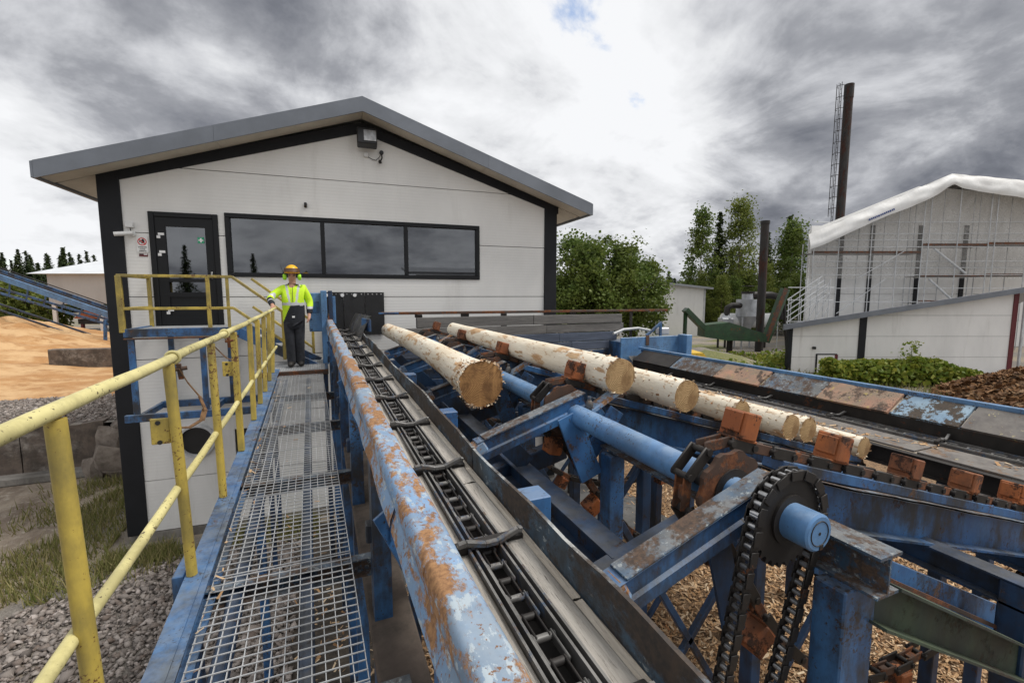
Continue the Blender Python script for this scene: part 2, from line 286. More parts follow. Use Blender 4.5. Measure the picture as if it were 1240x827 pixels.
# ---------------------------------------------------------------- mesh helpers
OFF = {}
def off(p):
    return OFF.get(p.name, V((0, 0, 0))) if p else V((0, 0, 0))
def frame(d, up=(0, 0, 1)):
    d = V(d).normalized(); up = V(up)
    if abs(d.dot(up)) > .98: up = V((0, 1, 0)) if abs(d.y) < .9 else V((1, 0, 0))
    s = d.cross(up).normalized(); u = s.cross(d).normalized(); return d, s, u
class MB:
    def __init__(s): s.v = []; s.f = []; s.mi = []; s.cur = 0
    def add(s, vs_, fs):
        n = len(s.v); s.v += [tuple(x) for x in vs_]; s.f += [tuple(i+n for i in f) for f in fs]; s.mi += [s.cur]*len(fs); return s
    def box(s, c, sz, rot=None, ch=0.):
        c = V(c); hx, hy, hz = sz[0]/2, sz[1]/2, sz[2]/2; rot = rot or Matrix.Identity(3)
        if ch <= 0:
            vs_ = [V((x*hx, y*hy, z*hz)) for z in (-1, 1) for y in (-1, 1) for x in (-1, 1)]
            fs = [(0, 2, 3, 1), (4, 5, 7, 6), (0, 1, 5, 4), (2, 6, 7, 3), (0, 4, 6, 2), (1, 3, 7, 5)]
            return s.add([c+rot@v for v in vs_], fs)
        ch = min(ch, hx*.8, hy*.8, hz*.8); vs_ = []; idx = {}
        for z in (-1, 1):
            for y in (-1, 1):
                for x in (-1, 1):
                    for a in range(3):
                        p = V((x*hx, y*hy, z*hz))
                        for b in range(3):
                            if b != a: p[b] -= (x, y, z)[b]*ch
                        idx[(x, y, z, a)] = len(vs_); vs_.append(c+rot@p)
        fs = []
        for sg in (-1, 1):
            q = [(sg, y, z, 0) for y, z in ((-1, -1), (1, -1), (1, 1), (-1, 1))]; fs.append([idx[k] for k in (q if sg > 0 else q[::-1])])
            q = [(x, sg, z, 1) for x, z in ((-1, -1), (-1, 1), (1, 1), (1, -1))]; fs.append([idx[k] for k in (q if sg > 0 else q[::-1])])
            q = [(x, y, sg, 2) for x, y in ((-1, -1), (1, -1), (1, 1), (-1, 1))]; fs.append([idx[k] for k in (q if sg > 0 else q[::-1])])
        for a in (-1, 1):
            for b in (-1, 1):
                q = [idx[(a, b, -1, 0)], idx[(a, b, -1, 1)], idx[(a, b, 1, 1)], idx[(a, b, 1, 0)]]; fs.append(q if a*b > 0 else q[::-1])
                q = [idx[(a, -1, b, 0)], idx[(a, 1, b, 0)], idx[(a, 1, b, 2)], idx[(a, -1, b, 2)]]; fs.append(q if a*b > 0 else q[::-1])
                q = [idx[(-1, a, b, 1)], idx[(-1, a, b, 2)], idx[(1, a, b, 2)], idx[(1, a, b, 1)]]; fs.append(q if a*b > 0 else q[::-1])
                for d in (-1, 1):
                    q = [idx[(a, b, d, k)] for k in range(3)]; fs.append(q if a*b*d > 0 else q[::-1])
        return s.add(vs_, fs)
    def seg(s, p, q, w, h, up=(0, 0, 1), ch=0.):
        p, q = V(p), V(q); d, sd, u = frame(q-p, up); m = Matrix((sd, d, u)).transposed()
        return s.box((p+q)/2, (w, (q-p).length, h), m, ch)
    def prof(s, poly, p, q, up=(0, 0, 1), caps=True):
        p, q = V(p), V(q); d, sd, u = frame(q-p, up); n = len(poly)
        vs_ = [p+sd*a+u*b for a, b in poly]+[q+sd*a+u*b for a, b in poly]
        fs = [(i, (i+1) % n, n+(i+1) % n, n+i) for i in range(n)]
        if caps: fs += [tuple(range(n))[::-1], tuple(range(n, 2*n))]
        return s.add(vs_, fs)
    def tube(s, pts, r, n=12, caps=True, closed=False):
        pts = [V(p) for p in pts]; rs = r if isinstance(r, (list, tuple)) else [r]*len(pts); vs_ = []; fs = []; N_ = len(pts)
        u = None
        for i, p in enumerate(pts):
            d = (pts[min(i+1, N_-1)]-pts[max(i-1, 0)]) if not closed else (pts[(i+1) % N_]-pts[i-1])
            d.normalize()
            if u is None: _, sd, u = frame(d)
            else:
                u = (u-d*u.dot(d)).normalized()
            sd = d.cross(u)
            for k in range(n):
                a = 2*math.pi*k/n; vs_.append(p+(sd*math.cos(a)+u*math.sin(a))*rs[i])
        for i in range(N_ if closed else N_-1):
            j = (i+1) % N_
            for k in range(n): fs.append((i*n+k, i*n+(k+1) % n, j*n+(k+1) % n, j*n+k))
        if caps and not closed: fs += [tuple(range(n))[::-1], tuple((N_-1)*n+k for k in range(n))]
        return s.add(vs_, fs)
    def cyl(s, p, q, r, n=16, r2=None): return s.tube([p, q], [r, r if r2 is None else r2], n)
    def quad(s, a, b, c, d): return s.add([a, b, c, d], [(0, 1, 2, 3)])
    def grid(s, fn, nu, nv):
        vs_ = [fn(i/nu, j/nv) for j in range(nv+1) for i in range(nu+1)]; fs = [(j*(nu+1)+i, j*(nu+1)+i+1, (j+1)*(nu+1)+i+1, (j+1)*(nu+1)+i) for j in range(nv) for i in range(nu)]
        return s.add(vs_, fs)
    def sphere(s, c, r, nu=16, nv=10, sc=(1, 1, 1)):
        c = V(c); vs_ = []; fs = []
        for j in range(nv+1):
            t = math.pi*j/nv
            for i in range(nu):
                a = 2*math.pi*i/nu; vs_.append(c+V((math.sin(t)*math.cos(a)*r*sc[0], math.sin(t)*math.sin(a)*r*sc[1], math.cos(t)*r*sc[2])))
        for j in range(nv):
            for i in range(nu): fs.append((j*nu+i, (j+1)*nu+i, (j+1)*nu+(i+1) % nu, j*nu+(i+1) % nu))
        return s.add(vs_, fs)
    def mesh(s, name, mats, o=V((0, 0, 0)), smooth=None):
        me = bpy.data.meshes.new(name); me.from_pydata([(a-o.x, b-o.y, c-o.z) for a, b, c in s.v], [], s.f)
        for m in (mats if isinstance(mats, (list, tuple)) else [mats]): me.materials.append(MAT[m] if isinstance(m, str) else m)
        if any(s.mi): me.polygons.foreach_set('material_index', s.mi)
        if smooth is not None:
            me.polygons.foreach_set('use_smooth', [True]*len(me.polygons))
            if smooth < 179: me.set_sharp_from_angle(angle=R(smooth))
        me.validate(); me.update(); return me
    def build(s, name, mats, parent=None, smooth=None):
        me = s.mesh(name, mats, off(parent), smooth); return link(name, me, parent)
def link(name, me, parent=None):
    o = bpy.data.objects.new(name, me); COL.objects.link(o)
    if parent: o.parent = parent; OFF[o.name] = off(parent)
    return o
def tag(o, label, cat, group=None):
    o['label'] = label; o['category'] = cat
    if group: o['group'] = group
    return o
def thing(name, label, cat, loc, group=None):
    o = bpy.data.objects.new(name, None); COL.objects.link(o); o.location = loc; o.empty_display_size = .2; OFF[o.name] = V(loc); return tag(o, label, cat, group)
def put(name, me, parent, loc, rot=None):            # a piece sharing mesh data, at a world place under a thing
    o = bpy.data.objects.new(name, me); COL.objects.link(o); o.parent = parent; OFF[o.name] = off(parent); o.location = V(loc)-off(parent)
    if rot is not None: o.rotation_euler = rot.to_euler() if isinstance(rot, Matrix) else rot
    return o
def struct(o, kind='structure'): o['kind'] = kind; return o
def ibeam(w, h, tf=.012, tw=.010):
    a, b = w/2, h/2; t = tw/2; return [(-a, -b), (a, -b), (a, -b+tf), (t, -b+tf), (t, b-tf), (a, b-tf), (a, b), (-a, b), (-a, b-tf), (-t, b-tf), (-t, -b+tf), (-a, -b+tf)]
def chan(w, h, t=.010, sgn=1):
    b = h/2; p = [(0, -b), (w, -b), (w, -b+t), (t, -b+t), (t, b-t), (w, b-t), (w, b), (0, b)]
    return p if sgn > 0 else [(-x, y) for x, y in p][::-1]
def scatter_mesh(name, mat, V_, F_, parent=None):
    me = bpy.data.meshes.new(name); nv = len(V_); nf, k = F_.shape
    me.vertices.add(nv); me.vertices.foreach_set('co', V_.astype(np.float32).ravel()); me.loops.add(nf*k); me.loops.foreach_set('vertex_index', F_.astype(np.int32).ravel())
    me.polygons.add(nf); me.polygons.foreach_set('loop_start', np.arange(0, nf*k, k, dtype=np.int32)); me.materials.append(MAT[mat]); me.update(calc_edges=True); me.validate()
    return link(name, me, parent)
def rand_rot(n, tilt=1.0):
    yaw = rng.uniform(0, 2*math.pi, n); px_ = rng.normal(0, tilt, n); rl = rng.normal(0, tilt, n)
    cy_, sy_ = np.cos(yaw), np.sin(yaw); cp, sp = np.cos(px_), np.sin(px_); cr_, sr = np.cos(rl), np.sin(rl)
    M = np.empty((n, 3, 3)); M[:, 0, 0] = cy_*cr_-sy_*sp*sr; M[:, 0, 1] = -sy_*cp; M[:, 0, 2] = cy_*sr+sy_*sp*cr_
    M[:, 1, 0] = sy_*cr_+cy_*sp*sr; M[:, 1, 1] = cy_*cp; M[:, 1, 2] = sy_*sr-cy_*sp*cr_; M[:, 2, 0] = -cp*sr; M[:, 2, 1] = sp; M[:, 2, 2] = cp*cr_
    return M
def flakes(P, size, tilt=.35, aspect=.3, jit=.5):     # little bent chips
    n = len(P); L = size*rng.uniform(1-jit, 1+jit, n); Wd = L*aspect*rng.uniform(.5, 1.5, n)
    t = np.array([[-1, -1, 0], [1, -1, 0], [1.1, .8, 0], [-.8, 1, 0]], float); t = np.repeat(t[None], n, 0); t[:, 1:3, 2] += rng.uniform(-.5, .5, (n, 1)); t[:, 2, 2] += rng.uniform(-.4, .4, n)
    t[:, :, 0] *= (L/2)[:, None]; t[:, :, 1] *= (Wd/2)[:, None]; t[:, :, 2] *= (Wd/2)[:, None]
    Q = np.einsum('nij,nkj->nki', rand_rot(n, tilt), t)+P[:, None, :]
    F = np.arange(n*4).reshape(n, 4); return Q.reshape(-1, 3), F
def stones(P, size, flat=.6):
    n = len(P); o = np.array([[1, 0, 0], [0, 1, 0], [-1, 0, 0], [0, -1, 0], [0, 0, 1], [0, 0, -1]], float); o = np.repeat(o[None], n, 0)*rng.uniform(.6, 1.3, (n, 6, 1))+rng.normal(0, .18, (n, 6, 3))
    S = size*np.exp(rng.normal(0, .38, n)); o *= (S/2)[:, None, None]; o[:, :, 2] *= flat
    Q = np.einsum('nij,nkj->nki', rand_rot(n, .5), o)+P[:, None, :]
    f = np.array([[0, 1, 4], [1, 2, 4], [2, 3, 4], [3, 0, 4], [1, 0, 5], [2, 1, 5], [3, 2, 5], [0, 3, 5]]); F = (np.arange(n)[:, None, None]*6+f[None]).reshape(-1, 3); return Q.reshape(-1, 3), F
def blades(P, h, w):
    n = len(P); H = h*rng.uniform(.5, 1.3, n); a = rng.uniform(0, 2*math.pi, n); lean = rng.normal(0, .35, (n, 2))*H[:, None]; dx, dy = np.cos(a)*w/2, np.sin(a)*w/2
    Q = np.empty((n, 3, 3)); Q[:, 0] = P; Q[:, 0, 0] -= dx; Q[:, 0, 1] -= dy; Q[:, 1] = P; Q[:, 1, 0] += dx; Q[:, 1, 1] += dy; Q[:, 2] = P; Q[:, 2, :2] += lean; Q[:, 2, 2] += H
    return Q.reshape(-1, 3), np.arange(n*3).reshape(n, 3)

# ---------------------------------------------------------------- ground
def hills(x, y, s=.25, a=1.0): return a*(mnoise.noise(V((x*s, y*s, 1.3)))+.5*mnoise.noise(V((x*s*2.7, y*s*2.7, 4.1))))
g = MB()
nn = [-900, -400, -160, -80, -40, -20, -12, -8, -5, -2, 1, 4, 7, 10, 14, 18, 24, 32, 45, 70, 120, 250, 500, 900]
g.add([(x, y, GZ) for y in nn for x in nn], [(j*len(nn)+i, j*len(nn)+i+1, (j+1)*len(nn)+i+1, (j+1)*len(nn)+i) for j in range(len(nn)-1) for i in range(len(nn)-1)])
struct(g.build('ground', 'ground'))
struct(MB().box((3.4, 9.6, GZ+.03), (5.6, 6.2, .10), None, .02).build('concrete_pad', 'asphalt'))
r = MB().add([(-40, 2.5, GZ+.005), (-4.4, 8.0, GZ+.005), (-4.0, 14.1, GZ+.005), (-40, 14.1, GZ+.005)], [(0, 1, 2, 3)])
struct(r.build('dirt_road', 'dirt'))
# chips under the log deck
cs_ = MB()
def chipz(x, y): return GZ+.012+max(0, .10*(mnoise.noise(V((x*.5, y*.5, 0)))+.35))
cs_.grid(lambda a, b: (.95+a*12.6, -1.5+b*12.5, chipz(.95+a*12.6, -1.5+b*12.5)), 50, 50)
struct(cs_.build('chip_ground', 'chip_soil', smooth=180))
struct(MB().add([(-.75, -1.5, GZ+.006), (.97, -1.5, GZ+.006), (.97, 9.3, GZ+.006), (-.75, 9.4, GZ+.006)], [(0, 1, 2, 3)]).build('wet_ground', 'soil'))  # dark strip added below the grating, painted as the walkway's shade
n = 105000; X = rng.uniform(-.5, 11, n); Y = 10.5-12*np.sqrt(rng.uniform(0, 1, n)); k = ~((X > .7) & (X < 6.1) & (Y > 6.6) & (rng.uniform(0, 1, n) < .93)) & ~((X < .9) & (rng.uniform(0, 1, n) < .86)); X, Y = X[k], Y[k]; n = len(X)
Z = np.array([chipz(a, b)+(.085 if .6 < a < 6.2 and b > 6.5 else .015) for a, b in zip(X, Y)])+rng.uniform(0, .03, n)
struct(tag(scatter_mesh('bark_chips', 'chips', *flakes(np.stack([X, Y, Z], 1), .062, .35, .26, .7)), 'brown bark chips and wood splinters littering the ground under the log deck', 'wood chips'), 'stuff')
# gravel left of the walkway
n = 30000; X = rng.uniform(-5.6, -.5, n); Y = 1.2+8.3*rng.uniform(0, 1, n)**1.3; k = (Y < 9.3-.35*np.maximum(0, -X-2.0)*1.5); X, Y = X[k], Y[k]; n = len(X)
struct(tag(scatter_mesh('gravel', 'gravel', *stones(np.stack([X, Y, GZ+.012+rng.uniform(-.01, .03, n)], 1), .072)), 'grey crushed stone beside the walkway in front of the white mill', 'gravel'), 'stuff')
n = 5200; X = rng.normal(-4.5, .6, n); Y = rng.uniform(8.3, 13.6, n); X = np.where(Y < 9.2, X+.3, X); X = np.minimum(X, np.where(Y > 9.7, -3.62, 9)); k = (X < -2.4) | (Y > 9.0); X, Y = X[k], Y[k]
X2 = rng.uniform(-3.5, -.2, 3800); Y2 = 9.55+.03*X2-np.abs(rng.normal(0, .35, 3800)); X = np.r_[X, X2]; Y = np.r_[Y, Y2]
dens_ = np.array([mnoise.noise(V((a*.9, b*.9, 7))) for a, b in zip(X, Y)]); k = dens_ > -.25; X, Y = X[k], Y[k]
struct(tag(scatter_mesh('grass', 'grass', *blades(np.stack([X, Y, np.full(len(X), GZ)], 1), .22, .022)), 'ragged green grass growing round the foot of the mill corner', 'grass'), 'stuff')

# upper yard on the left behind the retaining wall
UZ = -3.2
u = MB(); u.add([(-90, 14.75, UZ), (-5.0, 14.35, UZ), (-4.2, 15.2, UZ-.2), (-4.0, 25, UZ-.3), (-4.0, 110, UZ), (-90, 110, UZ), (-4.6, 13.95, GZ+.01), (-3.5, 15.4, GZ+.01), (-3.3, 25, GZ+.01)], [(0, 1, 2, 3, 4, 5), (1, 6, 7, 2), (2, 7, 8, 3)])
struct(u.build('upper_yard', 'ground'))
n = 9000; X = rng.uniform(-12, -4.4, n); Y = rng.uniform(14.6, 18.5, n)
struct(tag(scatter_mesh('upper_gravel', 'gravel', *stones(np.stack([X, Y, np.full(n, UZ+.01)], 1), .07)), 'pale gravel on top of the retaining wall', 'gravel'), 'stuff')
rw = thing('retaining_wall', 'dark stained concrete retaining wall with ragged top below the sawdust heap', 'wall', (-7, 14.3, GZ))
xs = [-14.0, -11.2, -9.0, -6.75, -5.15]
for i in range(4):
    a, b = xs[i]+.012, xs[i+1]-.012
    def wf(uu, vv, a=a, b=b): return V((a+(b-a)*uu, 14.32+.03*mnoise.noise(V((a+uu*3, vv*3, 2)))-(.0), GZ+vv*(UZ-GZ+.03+.05*mnoise.noise(V(((a+(b-a)*uu)*2, 0, 5))))))
    p = MB().grid(wf, 12, 8); p.grid(lambda uu, vv, a=a, b=b: V((a+(b-a)*uu, 14.32+vv*.4, UZ+.02+.05*mnoise.noise(V(((a+(b-a)*uu)*2, 0, 5))))), 12, 2)
    p.quad((b, 14.32, GZ), (b, 14.72, GZ), (b, 14.72, UZ+.02), (b, 14.32, UZ+.02)); p.build('wall_block', 'concrete_dark', rw)
MB().box((-8.5, 14.2, GZ+.1), (8, .35, .22), None, .04).build('footing', 'concrete', rw)
MB().seg((-5.85, 14.35, UZ), (-5.9, 14.38, UZ+.32), .035, .02).build('rebar_stub', 'steel_rust', rw)
for i, (x, y, z, s) in enumerate([(-4.85, 14.05, -3.65, .42), (-4.7, 13.95, -4.1, .5), (-4.35, 14.2, -4.25, .45), (-4.62, 14.25, -3.28, .36), (-5.2, 13.95, -4.28, .3)]):
    rk = MB().sphere((x, y, z), s, 9, 6, (1, .8, .75)); rk.v = [tuple(V(p)+V((mnoise.noise(V(p)*2.3+V((i, 0, 0))), mnoise.noise(V(p)*2.3+V((0, i, 3))), mnoise.noise(V(p)*2.3+V((5, 0, i)))))*s*.85) for p in rk.v]
    tag(rk.build('boulder', 'rock'), ['rough boulder wedged against the end of the retaining wall', 'low boulder on the ground between retaining wall and dark mill corner', 'boulder half hidden behind the dark corner column of the mill', 'flat boulder lying on top of the retaining wall end', 'small boulder at the foot of the retaining wall'][i], 'boulder', 'boulders by the retaining wall')
# sawdust heap
def heap(x, y):
    d = math.hypot((x+25)/15.5, (y-33)/15.5); h = 2.9*max(0, 1-d)**.75
    d2 = math.hypot((x+11.5)/6.0, (y-23)/6.5); h = max(h, .15*max(0, 1-d2)**.9)
    d3 = math.hypot((x+18)/9.5, (y-23)/7.0); h = max(h, 1.0*max(0, 1-d3)**.8)
    return UZ-.03+h*(1+.34*mnoise.noise(V((x*.26, y*.26, 3)))+.22*abs(mnoise.noise(V((x*.55, y*.7, 3))))+.16*mnoise.noise(V((x*.9, y*.9, 3)))+.03*mnoise.noise(V((x*2.6, y*2.6, 3))))
hp = MB().grid(lambda a, b: (-34+a*29, 15.6+b*34, heap(-34+a*29, 15.6+b*34)-(.02 if heap(-34+a*29, 15.6+b*34) < UZ else 0)), 110, 120)
tag(hp.build('sawdust_heap', 'sawdust', smooth=180), 'large golden heap of sawdust behind the retaining wall', 'sawdust heap')
cb_ = thing('concrete_block_wall', 'low concrete bunker wall at the edge of the sawdust heap under the blue conveyor', 'wall', (-9.6, 26, UZ))
MB().seg((-10.9, 25.9, UZ+.42), (-7.6, 25.2, UZ+.42), .35, .9, ch=.03).build('wall_block', 'concrete_dark', cb_)

# ---------------------------------------------------------------- sawmill building (s along the wall, t into the building, z up)
K = 1.05; BB = R(-3.0)
def B(s, t, z): return V(((-3.13+s*math.cos(BB)-t*math.sin(BB))*K, (9.4+s*math.sin(BB)+t*math.cos(BB))*K, z*K))
BR = Matrix.Rotation(BB, 3, 'Z')
def bbox(m, s0, s1, t0, t1, z0, z1, ch=0.): return m.box(B((s0+s1)/2, (t0+t1)/2, (z0+z1)/2), ((s1-s0)*K, (t1-t0)*K, (z1-z0)*K), BR, ch)
GB = GZ/K
mill = thing('sawmill_building', 'white panelled sawmill building with dark trim and grey gable roof', 'building', B(4, 0, GB))
SL = (3.16-1.94)/3.98
def roofz(s): return 3.16-SL*abs(s-3.98)
# horizontal wall panels with recessed joints; openings left where the door, window and hatches sit
joints = [GB+.16, -3.18, -2.13, -1.08, -.03, 1.02, 2.10, 3.3]
openings = [(.58, 1.57, -.62, 1.37), (1.67, 6.22, .32, 1.41), (1.62, 2.3, -3.02, -2.40)]
def panel_cells(z0, z1):
    ss = sorted({0.0, 7.96} | {a for o in openings for a in o[:2] if o[2] < z1 and o[3] > z0}); out = []
    for a, b in zip(ss, ss[1:]):
        zs = sorted({z0, z1} | {z for o in openings if o[0] < b and o[1] > a for z in o[2:] if z0 < z < z1})
        for c, d in zip(zs, zs[1:]):
            if not any(o[0] < (a+b)/2 < o[1] and o[2] < (c+d)/2 < o[3] for o in openings): out.append((a, b, c, d))
    return out
for z0, z1 in zip(joints, joints[1:]):
    m = MB(); jg = .006
    for a, b, c, d in panel_cells(z0, z1):
        c2 = c+(jg if abs(c-z0) < 1e-6 else 0); d2 = d-(jg if abs(d-z1) < 1e-6 else 0)
        if z1 < 3: bbox(m, a, b, 0, .09, c2, d2)
        else:
            top = [(s, min(roofz(s), 3.16)) for s in (a, 3.98, b)]
            if a == 0.0:
                pts = [(max(a, .02), c2)]+[(7.94, c2)]+[(7.94, max(c2, roofz(7.94)-.02)), (3.98, 3.12), (.02, max(c2, roofz(.02)-.02))]
                pts = [(.50, c2), (7.46, c2), (3.98, 3.13)]
                f_ = [B(s, 0, z) for s, z in pts]; k_ = [B(s, .09, z) for s, z in pts]; nq = len(pts)
                m.add(f_+k_, [tuple(range(nq)), tuple(range(nq, 2*nq))[::-1]]+[(i, nq+i, nq+(i+1) % nq, (i+1) % nq) for i in range(nq)])
    m.build('wall_panel', 'panel_white', mill)
# side and back walls, backing behind the joints
m = MB(); bbox(m, .02, .10, .10, 12, GB, 1.92); bbox(m, 7.86, 7.94, .10, 12, GB, 1.92); bbox(m, .02, 7.94, 12, 12.1, GB, 1.9); m.build('side_wall', 'panel_white', mill)
m = MB()
bbox(m, .11, 7.85, .095, .12, -.9, .30); bbox(m, .11, 7.85, .095, .12, 1.43, 1.92); bbox(m, .11, 7.85, .095, .12, GB, -3.05); bbox(m, 2.32, 7.85, .095, .12, -3.05, -.9); bbox(m, .11, 1.6, .095, .12, -3.05, -.9); m.build('backing', 'trim', mill)
m = MB(); bbox(m, -.02, 7.98, -.015, 12.05, GB-.05, GB+.15); m.build('plinth', 'concrete', mill)
for s0, s1 in ((-.06, .235), (7.68, 7.97)):
    m = MB(); bbox(m, s0, s1, -.035, .30, GB+.14, roofz(s0 if s0 < 1 else s1)-.02, .01); m.build('corner_column', 'trim', mill)
# dark raking trim under the roof, fascia, soffit, roof sheet
for sg in (-1, 1):
    e = 3.98+sg*4.02
    m = MB(); a0, a1 = 3.98, e
    P4 = [(a0, roofz(a0)+.01), (a1, roofz(a1)+.01), (a1, roofz(a1)-.17), (a0, roofz(a0)-.17)]
    f_ = [B(s, -.03, z) for s, z in P4]; k_ = [B(s, .06, z) for s, z in P4]; m.add(f_+k_, [(0, 1, 2, 3) if sg < 0 else (3, 2, 1, 0), (4, 5, 6, 7) if sg > 0 else (7, 6, 5, 4)]+[(i, 4+i, 4+(i+1) % 4, (i+1) % 4) for i in range(4)]); m.build('gable_trim', 'trim', mill)
    eo = 3.98+sg*4.55; zt = lambda s: 3.40-.332*abs(s-3.98)
    def slab(s0, s1, t0, t1, dz0, dz1, name, mt, parent):
        q = MB(); c8 = [B(s, t, zt(s)+dz) for dz in (dz0, dz1) for t in (t0, t1) for s in (s0, s1)]
        q.add(c8, [(0, 2, 3, 1), (4, 5, 7, 6), (0, 1, 5, 4), (2, 6, 7, 3), (0, 4, 6, 2), (1, 3, 7, 5)] if sg > 0 else [(0, 1, 3, 2), (4, 6, 7, 5), (0, 4, 5, 1), (2, 3, 7, 6), (0, 2, 6, 4), (1, 5, 7, 3)])
        return q.build(name, mt, parent)
    roof = slab(3.98, eo+sg*.02, -.52, 12.6, -.03, .02, 'roof', 'roof_metal', mill)
    nb = 2
    for i in range(nb):                                      # fascia boards butted end to end
        s0 = 3.98+sg*(4.55*i/nb); s1 = 3.98+sg*(4.55*(i+1)/nb-.003); slab(s0, s1, -.55, -.523, -.215, .035, 'fascia', 'fascia', roof)
        if i < nb: slab(s0+sg*.003, s1, -.52, -.04, -.17, -.145, 'soffit_board', 'soffit', roof)
    slab(eo-sg*.50, eo-sg*.02, .0, 12.5, -.17, -.145, 'eave_soffit', 'soffit', roof)
    slab(eo, eo+sg*.03, -.55, 12.6, -.20, .03, 'eave_fascia', 'fascia', roof)
# door
def wbox(m, s0, s1, z0, z1, t0, t1, ch=.0): return bbox(m, s0, s1, t0, t1, z0, z1, ch)
door = None
m = MB(); wbox(m, .58, .66, -.62, 1.37, -.03, .06, .008); wbox(m, 1.49, 1.57, -.62, 1.37, -.03, .06, .008); wbox(m, .66, 1.49, 1.29, 1.37, -.03, .06, .008); wbox(m, .66, 1.49, -.66, -.60, -.03, .06, .008)
door = m.build('door', 'frame', mill)
m = MB(); wbox(m, .665, .80, -.595, 1.285, -.012, .05); wbox(m, 1.37, 1.485, -.595, 1.285, -.012, .05); wbox(m, .80, 1.37, 1.14, 1.285, -.012, .05); wbox(m, .80, 1.37, -.595, -.36, -.012, .05); wbox(m, .80, 1.37, -.36, -.03, .005, .05); wbox(m, .80, 1.37, -.03, .05, -.012, .05); wbox(m, .80, 1.37, .22, .28, -.012, .05)
m.build('door_leaf', 'frame', door)
m = MB(); wbox(m, .795, 1.375, .275, 1.145, .015, .03); m.build('door_glass', 'glass', door)
m = MB(); wbox(m, .795, 1.375, .045, .225, .015, .03); m.build('door_glass', 'glass', door)
m = MB(); wbox(m, 1.42, 1.445, .28, .40, -.03, -.012, .004); m.tube([B(1.432, -.03, .30), B(1.432, -.06, .30), B(1.33, -.06, .30)], .011*K, 8); m.build('door_handle', 'chrome', door, 40)
for s, z in ((.70, .99), (.70, .70), (.76, -.27)):
    m = MB(); wbox(m, s, s+.085, z, z+.04, -.0145, -.0125); wbox(m, s-.02, s+.03, z-.05, z-.005, -.0145, -.0125); m.build('sticker', 'mark_white', door)
m = MB(); wbox(m, 1.25, 1.345, .88, .98, .011, .0145); st = m.build('exit_sticker', 'mark_green', door)
m = MB(); wbox(m, 1.285, 1.31, .895, .965, .009, .0105); wbox(m, 1.262, 1.333, .92, .94, .0085, .0102); m.build('cross', 'mark_white', st)
# strip window
m = MB(); fw = .075
for (a, b, c, d) in ((1.67, 6.22, 1.41-fw, 1.41), (1.67, 6.22, .32, .32+fw), (1.67, 1.67+fw, .32+fw, 1.41-fw), (6.22-fw, 6.22, .32+fw, 1.41-fw), (3.19, 3.19+.07, .32+fw, 1.41-fw), (4.70, 4.70+.07, .32+fw, 1.41-fw)): wbox(m, a, b, c, d, -.03, .07, .006)
win = m.build('window', 'frame', mill)
for a, b in ((1.74, 3.19), (3.26, 4.70), (4.77, 6.15)):
    m = MB(); wbox(m, a, b, .39, 1.34, .03, .045); m.build('pane', 'glass', win)
# control room behind the glass
m = MB(); bbox(m, .15, 7.8, 3.0, 3.05, -.7, 2.0); bbox(m, .15, 7.8, .13, 3.05, -.75, -.7); bbox(m, .15, 7.8, .13, 3.05, 1.93, 1.97); m.build('room', 'interior', mill)
m = MB(); bbox(m, 1.8, 6.1, 2.9, 2.94, .75, .85); bbox(m, 4.85, 5.3, 2.2, 2.25, .2, .95); m.build('room_shelf', 'interior_light', mill)
m = MB(); bbox(m, 2.35, 2.6, 1.6, 1.9, .30, 1.0, .05); bbox(m, 2.38, 2.57, 1.6, 1.9, 1.02, 1.22, .07); m.build('hung_jacket', 'red', mill)
m = MB(); bbox(m, 3.55, 3.8, 1.6, 1.8, .85, 1.2, .05); m.build('monitor', 'interior_light', mill)
# porthole and hatch low in the wall
m = MB(); c = B(1.05, 0, -2.54); nrm = (B(0, -1, 0)-B(0, 0, 0)).normalized(); ring = []; q = 36
ax = (B(1, 0, 0)-B(0, 0, 0)).normalized()
def ringpts(rad, t): return [c+nrm*t+(ax*math.cos(2*math.pi*k/q)+V((0, 0, 1))*math.sin(2*math.pi*k/q))*rad for k in range(q)]
vs_ = ringpts(.30, .005)+ringpts(.30, .10)+ringpts(.265, .10)+ringpts(.265, .004); m.add(vs_, [(j*q+k, j*q+(k+1) % q, (j+1)*q+(k+1) % q, (j+1)*q+k) for j in range(3) for k in range(q)])
duct = m.build('duct_opening', 'galv', mill, 40)
MB().add(ringpts(.268, .006), [tuple(range(q))]).build('duct_inside', 'black_plastic', duct)
m = MB(); wbox(m, 1.62, 2.3, -3.02, -2.40, .05, .08); m.build('hatch', 'black_plastic', mill)
# black rubber curtain over the infeed opening
m_ = thing('infeed_curtain', 'black rubber curtain panels over the mill infeed at the end of the chain conveyor', 'curtain', B(3.75, -.02, -1.0))
for a, b, z0, t in ((3.22, 3.55, -.95, -.05), (3.55, 3.93, -.95, -.065), (3.93, 4.29, -.75, -.045)):
    m = MB(); bbox(m, a, b-.006, t, t+.025, z0, .055, .004); p = m.build('curtain_panel', 'rubber', m_)
    for i in range(4): MB().cyl(B(a+.06+i*(b-a-.12)/3, t-.012, -.0+.02), B(a+.06+i*(b-a-.12)/3, t+.002, .02), .014, 8).build('bolt', 'chrome', p)
for s in (3.25, 3.53, 3.75):
    MB().cyl(B(s, -.085, .0), B(s, -.05, .0), .035, 12).build('bolt_washer', 'mark_white', m_)
